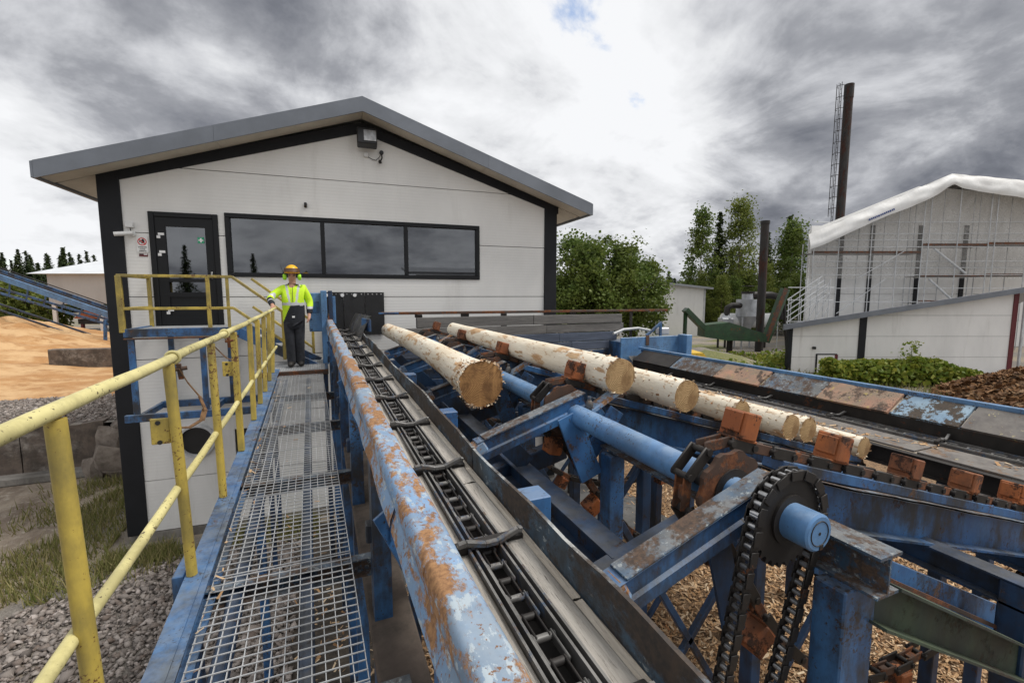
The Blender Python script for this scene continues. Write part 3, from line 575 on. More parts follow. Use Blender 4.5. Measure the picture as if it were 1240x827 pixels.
# wall fittings
fl = thing('floodlight', 'black square floodlight tilted on the gable under the ridge', 'floodlight', B(4.05, -.02, 2.68))
rot = BR @ Matrix.Rotation(R(-14), 3, 'X')
MB().box(B(4.05, -.22, 2.84), (.36, .20, .32), rot, .015).build('housing', 'black_plastic', fl); MB().box(B(4.10, -.322, 2.862), (.225, .012, .22), rot, .003).build('lamp_glass', 'chrome', fl)
m = MB(); m.seg(B(3.90, -.02, 2.76), B(3.90, -.22, 2.76), .02, .03); m.seg(B(4.20, -.02, 2.76), B(4.20, -.22, 2.76), .02, .03); m.build('bracket', 'black_plastic', fl)
jb = thing('junction_box', 'small white junction box with black cable below the floodlight', 'junction box', B(4.02, -.02, 2.55))
m = MB(); wbox(m, 3.99, 4.07, 2.56, 2.635, -.06, .0, .006); m.build('box', 'white_plastic', jb)
MB().tube([B(4.07, -.02, 2.57), B(4.14, -.03, 2.53), B(4.21, -.02, 2.52), B(4.27, -.02, 2.58), B(4.30, -.03, 2.63)], .006, 6).build('cable', 'black_plastic', jb)
cm = thing('wall_sensor', 'small black camera on a bent arm right of the floodlight', 'camera', B(4.3, -.02, 2.5))
MB().tube([B(4.31, 0, 2.66), B(4.31, -.06, 2.65), B(4.32, -.07, 2.56), B(4.29, -.09, 2.50)], .013, 8).build('arm', 'black_plastic', cm); MB().cyl(B(4.315, 0, 2.67), B(4.315, -.03, 2.67), .042, 12).build('base', 'black_plastic', cm); MB().cyl(B(4.28, -.05, 2.50), B(4.275, -.15, 2.46), .032, 12).build('camera_body', 'black_plastic', cm)
ws = thing('wall_peg_light', 'tiny black wall lamp above the long window', 'lamp', B(2.96, -.02, 1.56)); m = MB(); wbox(m, 2.94, 2.985, 1.57, 1.66, -.07, 0, .01); m.build('housing', 'black_plastic', ws); MB().cyl(B(2.962, -.07, 1.60), B(2.962, -.09, 1.59), .016, 10).build('lens', 'lens_dark', ws)
sc = thing('security_camera', 'white bullet security camera with junction box beside the dark corner column', 'camera', B(.33, 0, .95))
m = MB(); wbox(m, .28, .385, 1.09, 1.175, -.07, 0, .008); m.build('junction_box', 'white_plastic', sc); MB().tube([B(.335, -.03, 1.09), B(.34, -.03, 1.05), B(.35, -.03, 1.0)], .007, 6).build('cable', 'black_plastic', sc)
MB().cyl(B(.36, 0, .99), B(.36, -.05, .99), .045, 14).build('base', 'white_plastic', sc, 40); MB().cyl(B(.38, -.08, 1.0), B(.16, -.16, .965), .036, 14).build('camera_body', 'white_plastic', sc, 40); MB().cyl(B(.163, -.159, .9655), B(.158, -.161, .9645), .026, 12).build('lens', 'lens_dark', sc)
sg_ = thing('prohibition_sign', 'white no entry sign with red ring and small text beside the mill door', 'sign', B(.47, 0, .7))
m = MB(); wbox(m, .395, .555, .70, .96, -.012, -.001, .002); m.build('sign_plate', 'soffit' if 0 else 'white_plastic', sg_)
cc = B(.475, -.014, .875); m = MB()
def rp(rad, q=28): return [cc+(ax*math.cos(2*math.pi*k/q)+V((0, 0, 1))*math.sin(2*math.pi*k/q))*rad for k in range(q)]
m.add(rp(.066)+rp(.052), [(k, (k+1) % 28, 28+(k+1) % 28, 28+k) for k in range(28)]); m.seg(cc+ax*-.04+V((0, 0, .04)), cc+ax*.04+V((0, 0, -.04)), .003, .012, up=nrm.cross(ax)); m.build('red_ring', 'red', sg_)
m = MB(); m.box(cc+ax*.012-nrm*.001, (.045, .002, .06), BR); m.box(cc+ax*.012+V((0, 0, .036))-nrm*.001, (.022, .002, .018), BR); m.box(cc+ax*-.03-nrm*.001+V((0, 0, .002)), (.014, .002, .034), BR); m.build('figure', 'mark_black', sg_)
for i, (w_, z) in enumerate(((.125, .785), (.085, .752), (.10, .722))):
    m = MB(); x = -w_/2
    while x < w_/2-.006:
        l = random.choice((.006, .008, .010)); m.box(B(.475, -.0135, z)+ax*(x+l/2), (l-.002, .001, .012+random.choice((0, .003))), BR); x += l
    m.build('text_line', 'mark_black', sg_)
sp2 = thing('name_plate', 'small dark red plate with pale mark under the prohibition sign', 'sign', B(.475, 0, .62)); m = MB(); wbox(m, .42, .535, .635, .68, -.012, -.001, .002); m.build('plate', 'red_dark', sp2); m = MB(); wbox(m, .485, .530, .660, .676, -.0135, -.0125); m.build('print', 'mark_white', sp2); m = MB(); wbox(m, .425, .475, .662, .676, -.0135, -.0125); m.build('print', 'mark_black', sp2)
tag(MB().tube([B(1.35, -.02, GB+.25), B(1.28, -.2, GB+.25), B(1.52, -.55, GB+.75)], .006, 6).build('metal_rod', 'steel_dark'), 'thin dark rod leaning out from the base of the mill wall', 'rod')

# ---------------------------------------------------------------- door landing, stair and its rails
ld = thing('door_landing', 'blue steel landing with yellow guard rails and stair below the mill door', 'landing', B(1.25, -.5, -1.9))
def bseg(name, mt, p, q, w, h, ch=.006, par=None, up=(0, 0, 1)): return MB().seg(B(*p), B(*q), w, h, up, ch).build(name, mt, par or ld)
LT = -1.0; FL = -.60
bseg('edge_beam', 'blue', (.50, LT, FL+.04), (1.98, LT, FL+.04), .06, .13); bseg('edge_beam', 'blue', (.53, LT+.05, FL+.04), (.53, -.04, FL+.04), .06, .13); bseg('edge_beam', 'blue', (1.95, LT+.05, FL+.04), (1.95, -.04, FL+.04), .06, .13)
bseg('toe_strip', 'steel_rust', (.50, LT-.005, FL-.045), (1.98, LT-.005, FL-.045), .07, .025)
m = MB()
for i in range(30): m.seg(B(.56+i*.047, LT+.04, FL+.07), B(.56+i*.047, -.04, FL+.07), .005, .03)
for i in range(18): m.seg(B(.56, LT+.06+i*.052, FL+.08), B(1.92, LT+.06+i*.052, FL+.08), .005, .008)
m.build('landing_grating', 'galv', ld)
for s, t in ((.58, LT), (.80, -.12), (1.48, LT), (1.66, -.12)): bseg('leg', 'blue', (s, t, FL-.05), (s, t, -1.80), .075, .075)
bseg('lower_beam', 'blue', (.44, LT-.03, -1.84), (2.40, LT-.03, -1.84), .07, .12); bseg('lower_beam', 'blue', (.62, -.10, -1.84), (2.40, -.10, -1.84), .07, .12)
for s in (.6, 1.5, 2.3): bseg('bracket_beam', 'blue', (s, LT+.02, -1.85), (s, -.02, -1.85), .06, .10)
RT = .285; RM = -.20
def yrail(p, q, mt='yellow', w=.05, nm='rail'): return bseg(nm, mt, p, q, w, w*.9, .006)
yrail((.49, LT, FL+.05), (.49, LT, RT), w=.075, nm='rail_post'); yrail((1.60, LT, FL+.05), (1.60, LT, RT), w=.055, nm='rail_post'); yrail((1.86, LT, FL+.05), (1.86, LT, RT), w=.045, nm='rail_post'); yrail((.55, -.10, FL+.05), (.55, -.10, RT), w=.055, nm='rail_post')
for z in (RT, RM): yrail((.47, LT, z), (1.93, LT, z), nm='top_rail' if z == RT else 'mid_rail'); yrail((.52, LT+.03, z), (.55, -.06, z), nm='top_rail' if z == RT else 'mid_rail')
# stair runs along the wall down to the walkway
SX0, SX1 = 1.95, 3.10; SZ0, SZ1 = FL+.08, -1.15
for t, a in ((LT, 1.93), (-.15, 2.05)):
    for dz, nm in ((0, 'stair_rail'), (-.485, 'stair_mid_rail')):
        p0 = (a, t, RT+dz); e = 3.0 if t > -.5 else 2.62; p1 = (e, t, RT+dz-(e-a)*.80); bseg(nm, 'yellow', p0, p1, .05, .045)
bseg('rail_post', 'yellow', (2.62, LT, -1.05), (2.62, LT, RT-.69*.8+.02), .05, .05)
bseg('rail_post', 'yellow', (3.0, -.15, -1.10), (3.0, -.15, RT-.95*.8+.02), .05, .05)
for t in (LT+.02, -.18): bseg('stringer', 'blue', (SX0, t, SZ0-.05), (SX1, t, SZ1-.06), .03, .16)
for i in range(3):
    z = SZ0-(i+1)*.165; s = SX0+(i+.6)*.29; m = MB(); bbox(m, s-.12, s+.12, LT+.04, -.2, z-.02, z, .003); m.build('stair_tread', 'galv', ld)

# ---------------------------------------------------------------- walkway
def wk(lx, ly, lz=0.): return V((-.205+lx-.019*(ly-1.8), ly, -1.4+.024*(ly-1.8)+lz))
ww = thing('walkway', 'galvanised grating walkway with blue side beams running to the mill', 'walkway', (-.2, 4, GZ))
edges = [-.2, .75, 1.62, 2.5, 3.4, 4.3, 5.2, 6.1, 7.0, 7.85]
for a, b in zip(edges, edges[1:]):
    m = MB(); a += .008; b -= .008; tz = random.uniform(-.004, .004)
    for i in range(14):
        x = -.315+.63*i/13; m.seg(wk(x, a, tz-.008), wk(x, b, tz-.008), .0032, .012)
    ny = int((b-a)/.047)
    for j in range(ny+1):
        y = a+(b-a)*j/ny; jx = random.uniform(-.002, .002)
        m.seg(wk(-.317, y, tz+.001+jx), wk(.317, y, tz+.001), .0038, .0045)
    m.build('grating_panel', 'galv', ww)
for sx, nm in ((-.40, 1), ):
    m = MB(); m.prof(chan(.10, .17, .010, 1), wk(sx+.0, -.3, .02), wk(sx, 7.9, .02)); m.build('side_beam', 'blue', ww)
    m = MB(); m.box(wk(-.365, 3.8, .105), (.074, 8.2, .008), Matrix.Rotation(R(1.1), 3, 'Z') @ Matrix.Rotation(R(1.37), 3, 'X')); m.build('side_beam_flange', 'blue_worn' if 0 else 'blue', ww)
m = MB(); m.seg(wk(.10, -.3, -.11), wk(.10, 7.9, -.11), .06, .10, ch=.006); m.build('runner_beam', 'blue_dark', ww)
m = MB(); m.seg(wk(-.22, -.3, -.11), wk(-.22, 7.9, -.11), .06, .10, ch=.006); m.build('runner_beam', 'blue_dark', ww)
for y in (.7, 1.62, 2.5, 3.75, 5.2, 6.6): m = MB(); m.prof(chan(.06, .10, .008), wk(-.44, y, -.075), wk(.46, y, -.075)); m.build('cross_beam', 'blue_old', ww)
for y in (2.55, 5.6): 
    p = wk(-.44, y, -.15); m = MB(); m.seg(p, (p.x, p.y, GZ), .09, .09, ch=.006); m.build('leg', 'blue', ww)
m = MB(); m.box(wk(-.46, 2.62, -.06), (.05, .22, .20), None, .004); m.build('bracket_plate', 'blue', ww)
pw = thing('stair_platform', 'small grating platform between walkway and stair where the worker stands', 'platform', (-.4, 8.5, -1.4))
m = MB()
for i in range(26): m.seg((-.86+i*.036, 7.95, -1.215), (-.86+i*.036, 9.15, -1.215), .0045, .026)
for j in range(26): m.seg((-.86, 7.97+j*.047, -1.203), (.05, 7.97+j*.047, -1.203), .0055, .006)
m.build('grating_panel', 'galv', pw)
for a, b in (((-.88, 7.93, -1.24), (.08, 7.93, -1.24)), ((-.88, 9.17, -1.24), (.08, 9.17, -1.24))): MB().seg(a, b, .05, .08, ch=.005).build('edge_beam', 'steel_rust' if a[1] < 8 else 'blue', pw)
for x in (-.88, .06): MB().seg((x, 7.96, -1.24), (x, 9.14, -1.24), .05, .09, ch=.005).build('edge_beam', 'blue', pw)
for x in (-.84, .04):
    for y in (8.0, 9.1): MB().seg((x, y, -1.27), (x, y, GZ), .07, .07, ch=.005).build('leg', 'blue_dark', pw)
# slivers of bark lying along the grating
n = 90; yy = rng.uniform(1.0, 7.6, n); xx = np.where(rng.uniform(0, 1, n) < .6, -.31+np.abs(rng.normal(0, .03, n)), rng.uniform(-.3, .3, n))
P = np.array([wk(a, b, .008) for a, b in zip(xx, yy)])
struct(tag(scatter_mesh('grating_litter', 'chips', *flakes(P, .034, .15, .22, .8)), 'pale splinters and bark crumbs lying on the walkway grating', 'wood chips'), 'stuff')

# ---------------------------------------------------------------- yellow hand rail on the left of the walkway
hr = thing('handrail', 'long worn yellow pipe handrail along the walkway with hand of worker on its end', 'handrail', wk(-.41, 4, .1))
def rl(y, z): return V((-.615-.006*(y-1.5), y, z))
def topz(y): return -.285+.0035*(y-1.3)+.0013*(y-1.3)**2
def midz(y): return -.872+.012*(y-1.3)
ys = [-.4+i*.35 for i in range(24)]+[8.05]
MB().tube([rl(y, topz(y)+.003*math.sin(y*5)) for y in ys], .0205, 16).build('top_rail', 'yellow_pale', hr, 40)
posts = [.55, 1.45, 2.39, 3.26, 4.09, 5.02, 5.65, 6.3, 6.95, 7.6]
for i, y in enumerate(posts):
    foot = wk(-.375, y-.03*(i % 2), .11); top = rl(y, topz(y)-.02)
    if i < 4: MB().tube([foot, foot.lerp(top, .5), top], .0222, 14).build('post', 'yellow', hr, 40)
    else: MB().seg(foot, top, .045, .045, up=(1, 0, 0), ch=.006).build('post', 'yellow', hr)
    if i in (2, 4): m = MB(); m.box(top.lerp(foot, .30)+V((-.055, .0, 0)), (.07, .012, .115), None, .003); lug = m.build('lug', 'yellow', hr); MB().cyl(top.lerp(foot, .26)+V((-.06, -.004, 0)), top.lerp(foot, .26)+V((-.06, -.0085, 0)), .010, 10).build('bolt_hole', 'mark_black', lug); MB().cyl(top.lerp(foot, .35)+V((-.06, -.004, 0)), top.lerp(foot, .35)+V((-.06, -.0085, 0)), .010, 10).build('bolt_hole', 'mark_black', lug)
for a, b in zip([-.3]+posts, posts+[7.9]):
    m = MB(); pts = [rl(a+(b-a)*t, midz(a+(b-a)*t)+(-.006*math.sin(math.pi*t))) for t in (0, .25, .5, .75, 1)]; m.tube(pts, .0182, 12); m.build('mid_rail', 'yellow_pale', hr, 40)
for i, (y, dy) in enumerate(((2.46, .0), (3.72, .0))):
    st = thing('rail_clamp', ['rusty band clamp with hanging strap loop on the handrail beside its lug post', 'rusty band clamp with flat hanging strap further along the handrail'][i], 'clamp', rl(y, -.4), 'clamps on the handrail')
    c0 = rl(y, topz(y)); MB().tube([c0+V((.027*math.cos(a), 0, .027*math.sin(a))) for a in [k*math.pi/10 for k in range(20)]], .007, 8, closed=True).build('band', 'yellow_pale', st, 40)
    m = MB(); m.seg(c0+V((.02, 0, -.03)), c0+V((.025, .01, -.10)), .018, .014); m.cyl(c0+V((.0, .0, -.055)), c0+V((.05, .01, -.05)), .009, 8); m.build('screw', 'steel_rust', st)
    if i == 0: pts = [(.02, 0, -.05), (.045, .02, -.12), (.085, .03, -.19), (.105, .02, -.25), (.095, 0, -.295), (.05, -.02, -.32), (-.01, -.03, -.315), (-.09, -.02, -.27)]
    else: pts = [(.0, 0, -.03), (.03, .02, -.10), (.06, .03, -.17), (.048, .03, -.20), (.0, .02, -.175), (-.06, .02, -.10)]
    m = MB(); P_ = [c0+V(p) for p in pts]
    for p, q in zip(P_, P_[1:]): m.seg(p, q+(q-p)*.08, .022, .004, up=(.3, 0, 1))
    m.build('strap', 'strap', st)

# ---------------------------------------------------------------- chain conveyor feeding the mill
def cv(x, y, z): return V((x-.017*(y-.7), y, z+.034*(y-.7)))
Y0, Y1 = -.35, 9.55
cvr = thing('chain_conveyor', 'long blue log chain conveyor trough with rusty side rail leading into the mill', 'conveyor', (.5, 4.5, GZ))
def rrect(w, h, r, n=4):
    out = []
    for cx_, cy_, a0 in ((w/2-r, h/2-r, 0), (-w/2+r, h/2-r, 90), (-w/2+r, -h/2+r, 180), (w/2-r, -h/2+r, 270)):
        for i in range(n+1): a = R(a0+90*i/n); out.append((cx_+r*math.cos(a), cy_+r*math.sin(a)))
    return out
ye = [-.35, 1.12, 3.3, 6.1, 9.0]
for i, (a, b) in enumerate(zip(ye, ye[1:])):                      # side rail in welded lengths
    dz = (.0, -.004, .002, .0)[i]; m = MB(); N_ = max(2, int((b-a)/.12)); pf = rrect(.108, .095, .030); n = len(pf); vs_ = []; fs = []
    for j in range(N_+1):
        y = a+(b-a)*j/N_; c = cv(.282, y, -.7475+dz)
        for (p, q) in pf: 
            w = .0045*mnoise.noise(V((p*30, y*2.3, q*30+i*7))); vs_.append(c+V((p+w, 0, q+w+.003*math.sin(y*2.1))))
    for j in range(N_):
        for k in range(n): fs.append((j*n+k, j*n+(k+1) % n, (j+1)*n+(k+1) % n, (j+1)*n+k))
    fs += [tuple(range(n)), tuple(N_*n+k for k in range(n))[::-1]]; m.add(vs_, fs); m.build('side_rail', 'blue_worn', cvr, 50)
for a, b in ((-.3, 1.55), (1.58, 3.3), (3.33, 6.1), (6.13, 9.0)):   # dented skirt plate hanging under the rail
    m = MB(); m.grid(lambda u_, v_, a=a, b=b: cv(.230-.020*v_-.010*mnoise.noise(V(((a+(b-a)*u_)*2, v_*2, 1))), a+(b-a)*u_, -.775-.075*v_-.018*v_*mnoise.noise(V(((a+(b-a)*u_)*3, 0, 9)))), 24, 3)
    m.grid(lambda u_, v_, a=a, b=b: cv(.236-.020*v_-.010*mnoise.noise(V(((a+(b-a)*u_)*2, v_*2, 1))), a+(b-a)*u_, -.775-.075*v_-.018*v_*mnoise.noise(V(((a+(b-a)*u_)*3, 0, 9)))), 24, 3); m.build('skirt_plate', 'blue_worn', cvr, 60)
paint('trough', (.050, .105, .165), (.075, .15, .23), .475, 10, (1, .6, 1), .5, (.075, .055, .042), (.04, .035, .032), .06, .9, (.035, .034, .032), chip=(.60, (.28, .32, .34)), dust=.9, dcol=(.42, .42, .40))
# far trough wall, ragged along its top
for a, b in ((-.3, 2.2), (2.21, 4.9), (4.91, 7.6)):
    m = MB(); N_ = int((b-a)/.07)
    def tz(y): return -.83+.014*mnoise.noise(V((y*2.2, 0, 0)))+.007*mnoise.noise(V((y*9, 3, 0)))+.012*math.sin(y*2.3)
    def wx(y, v): return .728+.03*(1-v)*0+.012*mnoise.noise(V((y*1.6, v, 5)))
    for dx, fl in ((0, 0), (.014, 1)):
        m.grid(lambda u_, v_: cv(wx(a+(b-a)*u_, v_)+dx, a+(b-a)*u_, -1.04+(tz(a+(b-a)*u_)+1.04)*v_), N_, 3)
    m.grid(lambda u_, v_: cv(wx(a+(b-a)*u_, 1)+.014*v_, a+(b-a)*u_, tz(a+(b-a)*u_)), N_, 1)
    m.build('trough_wall', 'trough', cvr, 40)
m = MB()
for dx in (0, .016): m.grid(lambda u_, v_: cv(.60+.16*v_**1.5+.10*u_+dx, 7.62+1.5*(1-u_)*1.0, -.98+.36*v_+.05*u_*v_), 8, 6)
m.build('flare_plate', 'steel_edge', cvr, 40)
MB().box(cv(.80, 7.75, -.72), (.03, .42, .20), Matrix.Rotation(R(12), 3, 'Z'), .004).build('end_plate', 'blue', cvr)
# bed boards
for x0, x1, z, mt, y_ in ((.385, .432, -.944, 'plank_new', 0), (.434, .470, -.960, 'plank_bed', .3), (.622, .690, -.948, 'plank_bed', .1), (.692, .724, -.953, 'plank_new', .5)):
    y = Y0-y_*.5
    while y < 9.4:
        L = random.uniform(1.7, 2.9); e = min(9.45, y+L-.012); m = MB(); N_ = 10
        rot = random.uniform(-.01, .01)
        for sgn in (1,):
            m.grid(lambda u_, v_: cv(x0+(x1-x0)*v_+.004*mnoise.noise(V((u_*9, v_, y))), y+(e-y)*u_, z+.006*mnoise.noise(V((u_*6, v_*2, y)))-.006*abs(v_-.5)), N_, 3)
            m.grid(lambda u_, v_: cv(x0+.0005, y+(e-y)*u_, z-.03+.03*v_), 4, 1); m.grid(lambda u_, v_: cv(x1-.0005, y+(e-y)*u_, z-.03+.03*v_), 4, 1)
        m.build('bed_board', mt, cvr); y += L
m = MB(); m.seg(cv(.546, Y0, -1.03), cv(.546, 9.4, -1.03), .36, .01); m.build('bed_plate', 'steel_dark', cvr)
for x in (.476, .500, .594, .616): m = MB(); m.seg(cv(x, Y0, -.965), cv(x, 9.4, -.965), .008, .05); m.build('chain_guide', 'steel_edge', cvr)
# conveyor chain: one link mesh, copied
m = MB()
for sx in (-1, 1):
    m.box((sx*.031, 0, 0), (.009, .112, .030), None, .004)
m.cyl((-.040, .044, 0), (.040, .044, 0), .012, 10); lk = m.mesh('conveyor_link', 'steel_edge', smooth=40)
m = MB()
for sx in (-1, 1): m.box((sx*.021, 0, 0), (.008, .104, .028), None, .004)
m.cyl((-.036, .044, 0), (.036, .044, 0), .012, 10); lk2 = m.mesh('conveyor_link_inner', 'steel_dark', smooth=40)
cdir = cv(0, 1, 0)-cv(0, 0, 0); crot = Matrix.Rotation(R(.97), 3, 'Z') @ Matrix.Rotation(R(1.95), 3, 'X')
pit = .088; y = Y0+.05; i = 0
while y < 9.3:
    put('chain_link', lk if i % 2 else lk2, cvr, cv(.546+.002*math.sin(y*3), y, -.972), crot); y += pit; i += 1
# carrier flights
def flight_mesh(k):
    m = MB(); pts = [(-.125, .022), (-.095, .026), (-.02, .004), (.03, .004), (.11, .034), (.128, .030)]
    for (a, za), (b, zb) in zip(pts, pts[1:]): m.seg((a, 0, za+.014), (b+.001, 0, zb+.014), .022, .020, up=(0, 0, 1), ch=.003)
    m.cur = 1; m.box((.01, .036, -.002), (.27, .045, .036), None, .006); m.cur = 0; m.box((.0, .018, .006), (.14, .02, .02), Matrix.Rotation(R(3*k), 3, 'Y'), .004)
    return m.mesh('flight', ['steel_edge', 'steel_dark'])
fms = [flight_mesh(k) for k in (-1, 0, 1)]
for i, y in enumerate((.02, .76, 1.49, 2.22, 2.98, 3.72, 4.45, 5.2, 5.95, 6.7, 7.45, 8.2, 8.9)): put('flight', fms[i % 3], cvr, cv(.553, y, -.946), crot @ Matrix.Rotation(R(random.uniform(-3, 3)), 3, 'Z'))
# supports
m = MB(); m.prof(chan(.07, .16, .010), cv(.40, Y0, -1.12), cv(.40, 9.4, -1.12)); m.build('side_channel', 'blue_dark', cvr)
m = MB(); m.prof(chan(.07, .16, .010, -1), cv(.72, Y0, -1.12), cv(.72, 9.4, -1.12)); m.build('side_channel', 'blue_dark', cvr)
for y in (.95, 2.35, 3.7, 5.1, 6.5, 7.9):
    p = cv(.26, y, -.82); q = cv(.16, y, -1.5)
    m = MB(); m.prof(chan(.09, .13, .009), cv(.225, y, -.80), (cv(.225, y, 0).x, y, GZ)); m.build('post', 'blue', cvr)
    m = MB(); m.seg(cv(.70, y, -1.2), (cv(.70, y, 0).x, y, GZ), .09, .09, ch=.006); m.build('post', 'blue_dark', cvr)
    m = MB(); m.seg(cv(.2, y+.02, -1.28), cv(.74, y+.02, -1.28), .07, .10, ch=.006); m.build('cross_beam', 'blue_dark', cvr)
for y in (1.85, 4.4, 7.2):
    m = MB(); m.box(cv(.245, y, -.90), (.012, .20, .20), None, .003); m.seg(cv(.24, y-.08, -.86), cv(.38, y-.02, -1.18), .012, .16); m.build('gusset', 'blue', cvr)
for y in (1.6, 2.9, 4.2): MB().box(cv(.80, y+.05, -1.02), (.12, .12, .34), None, .004).build('tube_stub', 'blue', cvr)
m = MB(); m.seg((.28, -.2, -1.75), (.28, 8.6, -1.55), .22, .05, ch=.01); m.build('return_board', 'concrete_dark', cvr)
# blue drive housing beside the worker
dh = thing('drive_housing', 'tall blue steel drive housing with column between worker and infeed curtain', 'machine', (0, 8.9, -1.25))
MB().box((-.06, 8.95, -.30), (.26, .42, .68), None, .012).build('housing', 'blue_clean', dh); MB().box((.06, 8.72, -.57), (.10, .10, 1.30), None, .008).build('column', 'blue_clean', dh); MB().box((.17, 8.80, -.56), (.07, .10, 1.28), None, .006).build('column', 'blue_dark', dh)
m = MB(); m.box((-.07, 8.735, -.21), (.11, .012, .20), None, .004); m.build('cover', 'blue', dh); m = MB(); m.box((.13, 8.70, -.75), (.02, .08, .85), None, .003); m.build('rust_bar', 'steel_rust', dh)
m = MB(); m.box((.235, 8.98, -.27), (.05, .06, .50), None, .005); m.build('column_head', 'blue_clean', dh)
for z in (.0, -.15, -.42, -.60): MB().cyl((-.15, 8.745, z), (-.15, 8.72, z), .012, 8).build('bolt', 'steel_dark', dh)

# ---------------------------------------------------------------- inclined log deck with five chain strands
SLP = .295; AN = math.atan(SLP)
def dz_(X, y): return -.65-SLP*(X-1.75)+.014*(y-1.47)
def dk(X, y, h=0.): return V((X, y, dz_(X, y)+h))
SY = [1.47*k for k in range(1, 6)]
HX, HR = 1.62, .20
deck = thing('log_deck', 'blue and rusty inclined chain deck lifting logs to the conveyor', 'log deck', (3, 4.4, GZ))
# bearing beam along the head, posts, braces
m = MB(); m.prof(ibeam(.13, .16), (1.86, .90, -1.01), (1.86, 7.75, -.92)); m.build('bearing_beam', 'blue_old', deck)
m = MB(); m.prof(ibeam(.14, .16), (1.30, 1.7, -1.32), (1.30, 7.7, -1.24)); m.build('lower_beam', 'blue_dark', deck)
for i, y in enumerate((1.03, 2.55, 4.0, 5.5, 7.0)):
    m = MB(); m.seg((1.83, y, -1.09), (1.83, y, GZ), .19 if i == 0 else .12, .12, up=(0, 1, 0), ch=.006); m.build('post', 'blue', deck)
    if i: m = MB(); m.seg((1.36, y, -1.38), (1.36, y, GZ), .11, .11, up=(0, 1, 0), ch=.008); m.build('post', 'blue_dark', deck)
    for X in (3.3, 4.8):
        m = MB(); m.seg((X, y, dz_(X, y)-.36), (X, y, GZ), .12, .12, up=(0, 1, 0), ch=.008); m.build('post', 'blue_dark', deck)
    if i > 0:
        for (a, b) in (((1.9, y, GZ+.9), (3.25, y, -1.9)), ((3.25, y, GZ+.7), (1.9, y, -1.6)), ((3.35, y, GZ+.6), (4.7, y, -2.2))): MB().seg(a, b, .05, .05, up=(0, 1, 0), ch=.004).build('brace', 'blue_dark', deck)
for X, h in ((3.3, -.43), (4.8, -.43)):
    m = MB(); m.prof(ibeam(.12, .14), (X, .9, dz_(X, .9)+h), (X, 7.7, dz_(X, 7.7)+h)); m.build('cross_girder', 'blue_dark', deck)
m = MB(); m.prof(chan(.09, .17, .011), (1.93, 1.0, -1.17), (4.55, 1.0, -2.56)); m.build('lower_channel', 'mossy', deck); 
m = MB(); m.prof(chan(.09, .17, .011, -1), (1.93, 1.19, -1.10), (4.55, 1.19, -2.36)); m.build('lower_channel', 'blue', deck)
m = MB(); m.seg((1.95, 1.09, -1.085), (4.5, 1.09, -2.40), .03, .02); m.build('wear_strip', 'steel_rust', deck)
for i, y in enumerate(SY):
    # chain beam: guide strip, ragged top flange, deep web
    m = MB(); m.seg(dk(1.98, y, -.085), dk(5.25, y, -.085), .11, .055, ch=.004); m.build('chain_rail', 'blue', deck)
    m = MB(); N_ = 50
    for hh in (-.116, -.128): m.grid(lambda u_, v_: dk(1.95+3.3*u_, y-.10-.018*mnoise.noise(V((u_*14, i*3, 1)))+(.2+.018*mnoise.noise(V((u_*14, i*3, 1))))*v_, hh+.008*mnoise.noise(V((u_*9, v_, i)))), N_, 2)
    m.build('beam_flange', 'blue_old', deck)
    m = MB(); m.seg(dk(2.0, y, -.245), dk(5.25, y, -.245), .012, .23); m.seg(dk(2.0, y, -.366), dk(5.25, y, -.366), .16, .014); m.build('beam_web', 'blue', deck)
    # head sprocket, hub and bearing bracket
    hz = dz_(1.68, y)-.03-HR*math.cos(AN); c = V((HX, y, hz)); m = MB(); q = 40
    teeth = []
    for k in range(q): 
        a = 2*math.pi*k/q; rr = HR-.028+(.012 if k % 4 < 2 else 0); teeth.append((rr*math.cos(a), rr*math.sin(a)))
    m.prof(teeth, c+V((0, -.086, 0)), c+V((0, -.062, 0))); spk = m.build('head_sprocket', 'steel_rust', deck, 30)
    MB().cyl(c+V((0, -.15, 0)), c+V((0, -.087, 0)), .070, 20).build('hub', 'blue_clean', spk, 40); MB().tube([c+V((0, -.094, 0)), c+V((0, -.087, 0))], .105, 24).build('hub_flange', 'steel_dark', spk, 40)
    if i:
        MB().box(c+V((.12, -.22, -.05)), (.22, .10, .14), Matrix.Rotation(R(-38), 3, 'Y'), .008).build('bearing_block', 'blue_clean' if i % 2 else 'blue', deck)
        MB().seg(c+V((.10, -.25, .02)), c+V((.34, -.25, .15)), .10, .03, ch=.004).build('bearing_strap', 'blue_worn', deck)
        MB().seg(c+V((-.10, -.30, .02)), c+V((.06, -.36, -.42)), .17, .02, up=(0, 1, 0), ch=.003).build('hanger_plate', 'blue', deck)
        MB().seg(c+V((.30, -.30, .02)), c+V((.04, -.26, -.38)), .13, .018, up=(0, 1, 0), ch=.003).build('hanger_plate', 'blue', deck)
        m = MB(); m.sphere(c+V((.07, -.30, .075)), .028, 10, 6, (1, 1, 1.4)); m.cyl(c+V((.07, -.30, .10)), c+V((.07, -.30, .135)), .013, 8); m.build('grease_cup', 'steel_edge', deck, 50)
# head shaft tubes between the sprockets
for a, b in zip([1.16]+SY, SY):
    za = dz_(1.68, a)-.03-HR*math.cos(AN); zb = dz_(1.68, b)-.03-HR*math.cos(AN); rr = .072 if b > 1.5 else .045
    if b > 1.5: MB().cyl((HX, a+.10, za), (HX, b-.10, zb), .072, 24).build('shaft_tube', 'blue_clean', deck, 40)
    MB().cyl((HX, a+.0, za), (HX, b, zb), .040, 16).build('shaft', 'steel_dark', deck, 40)
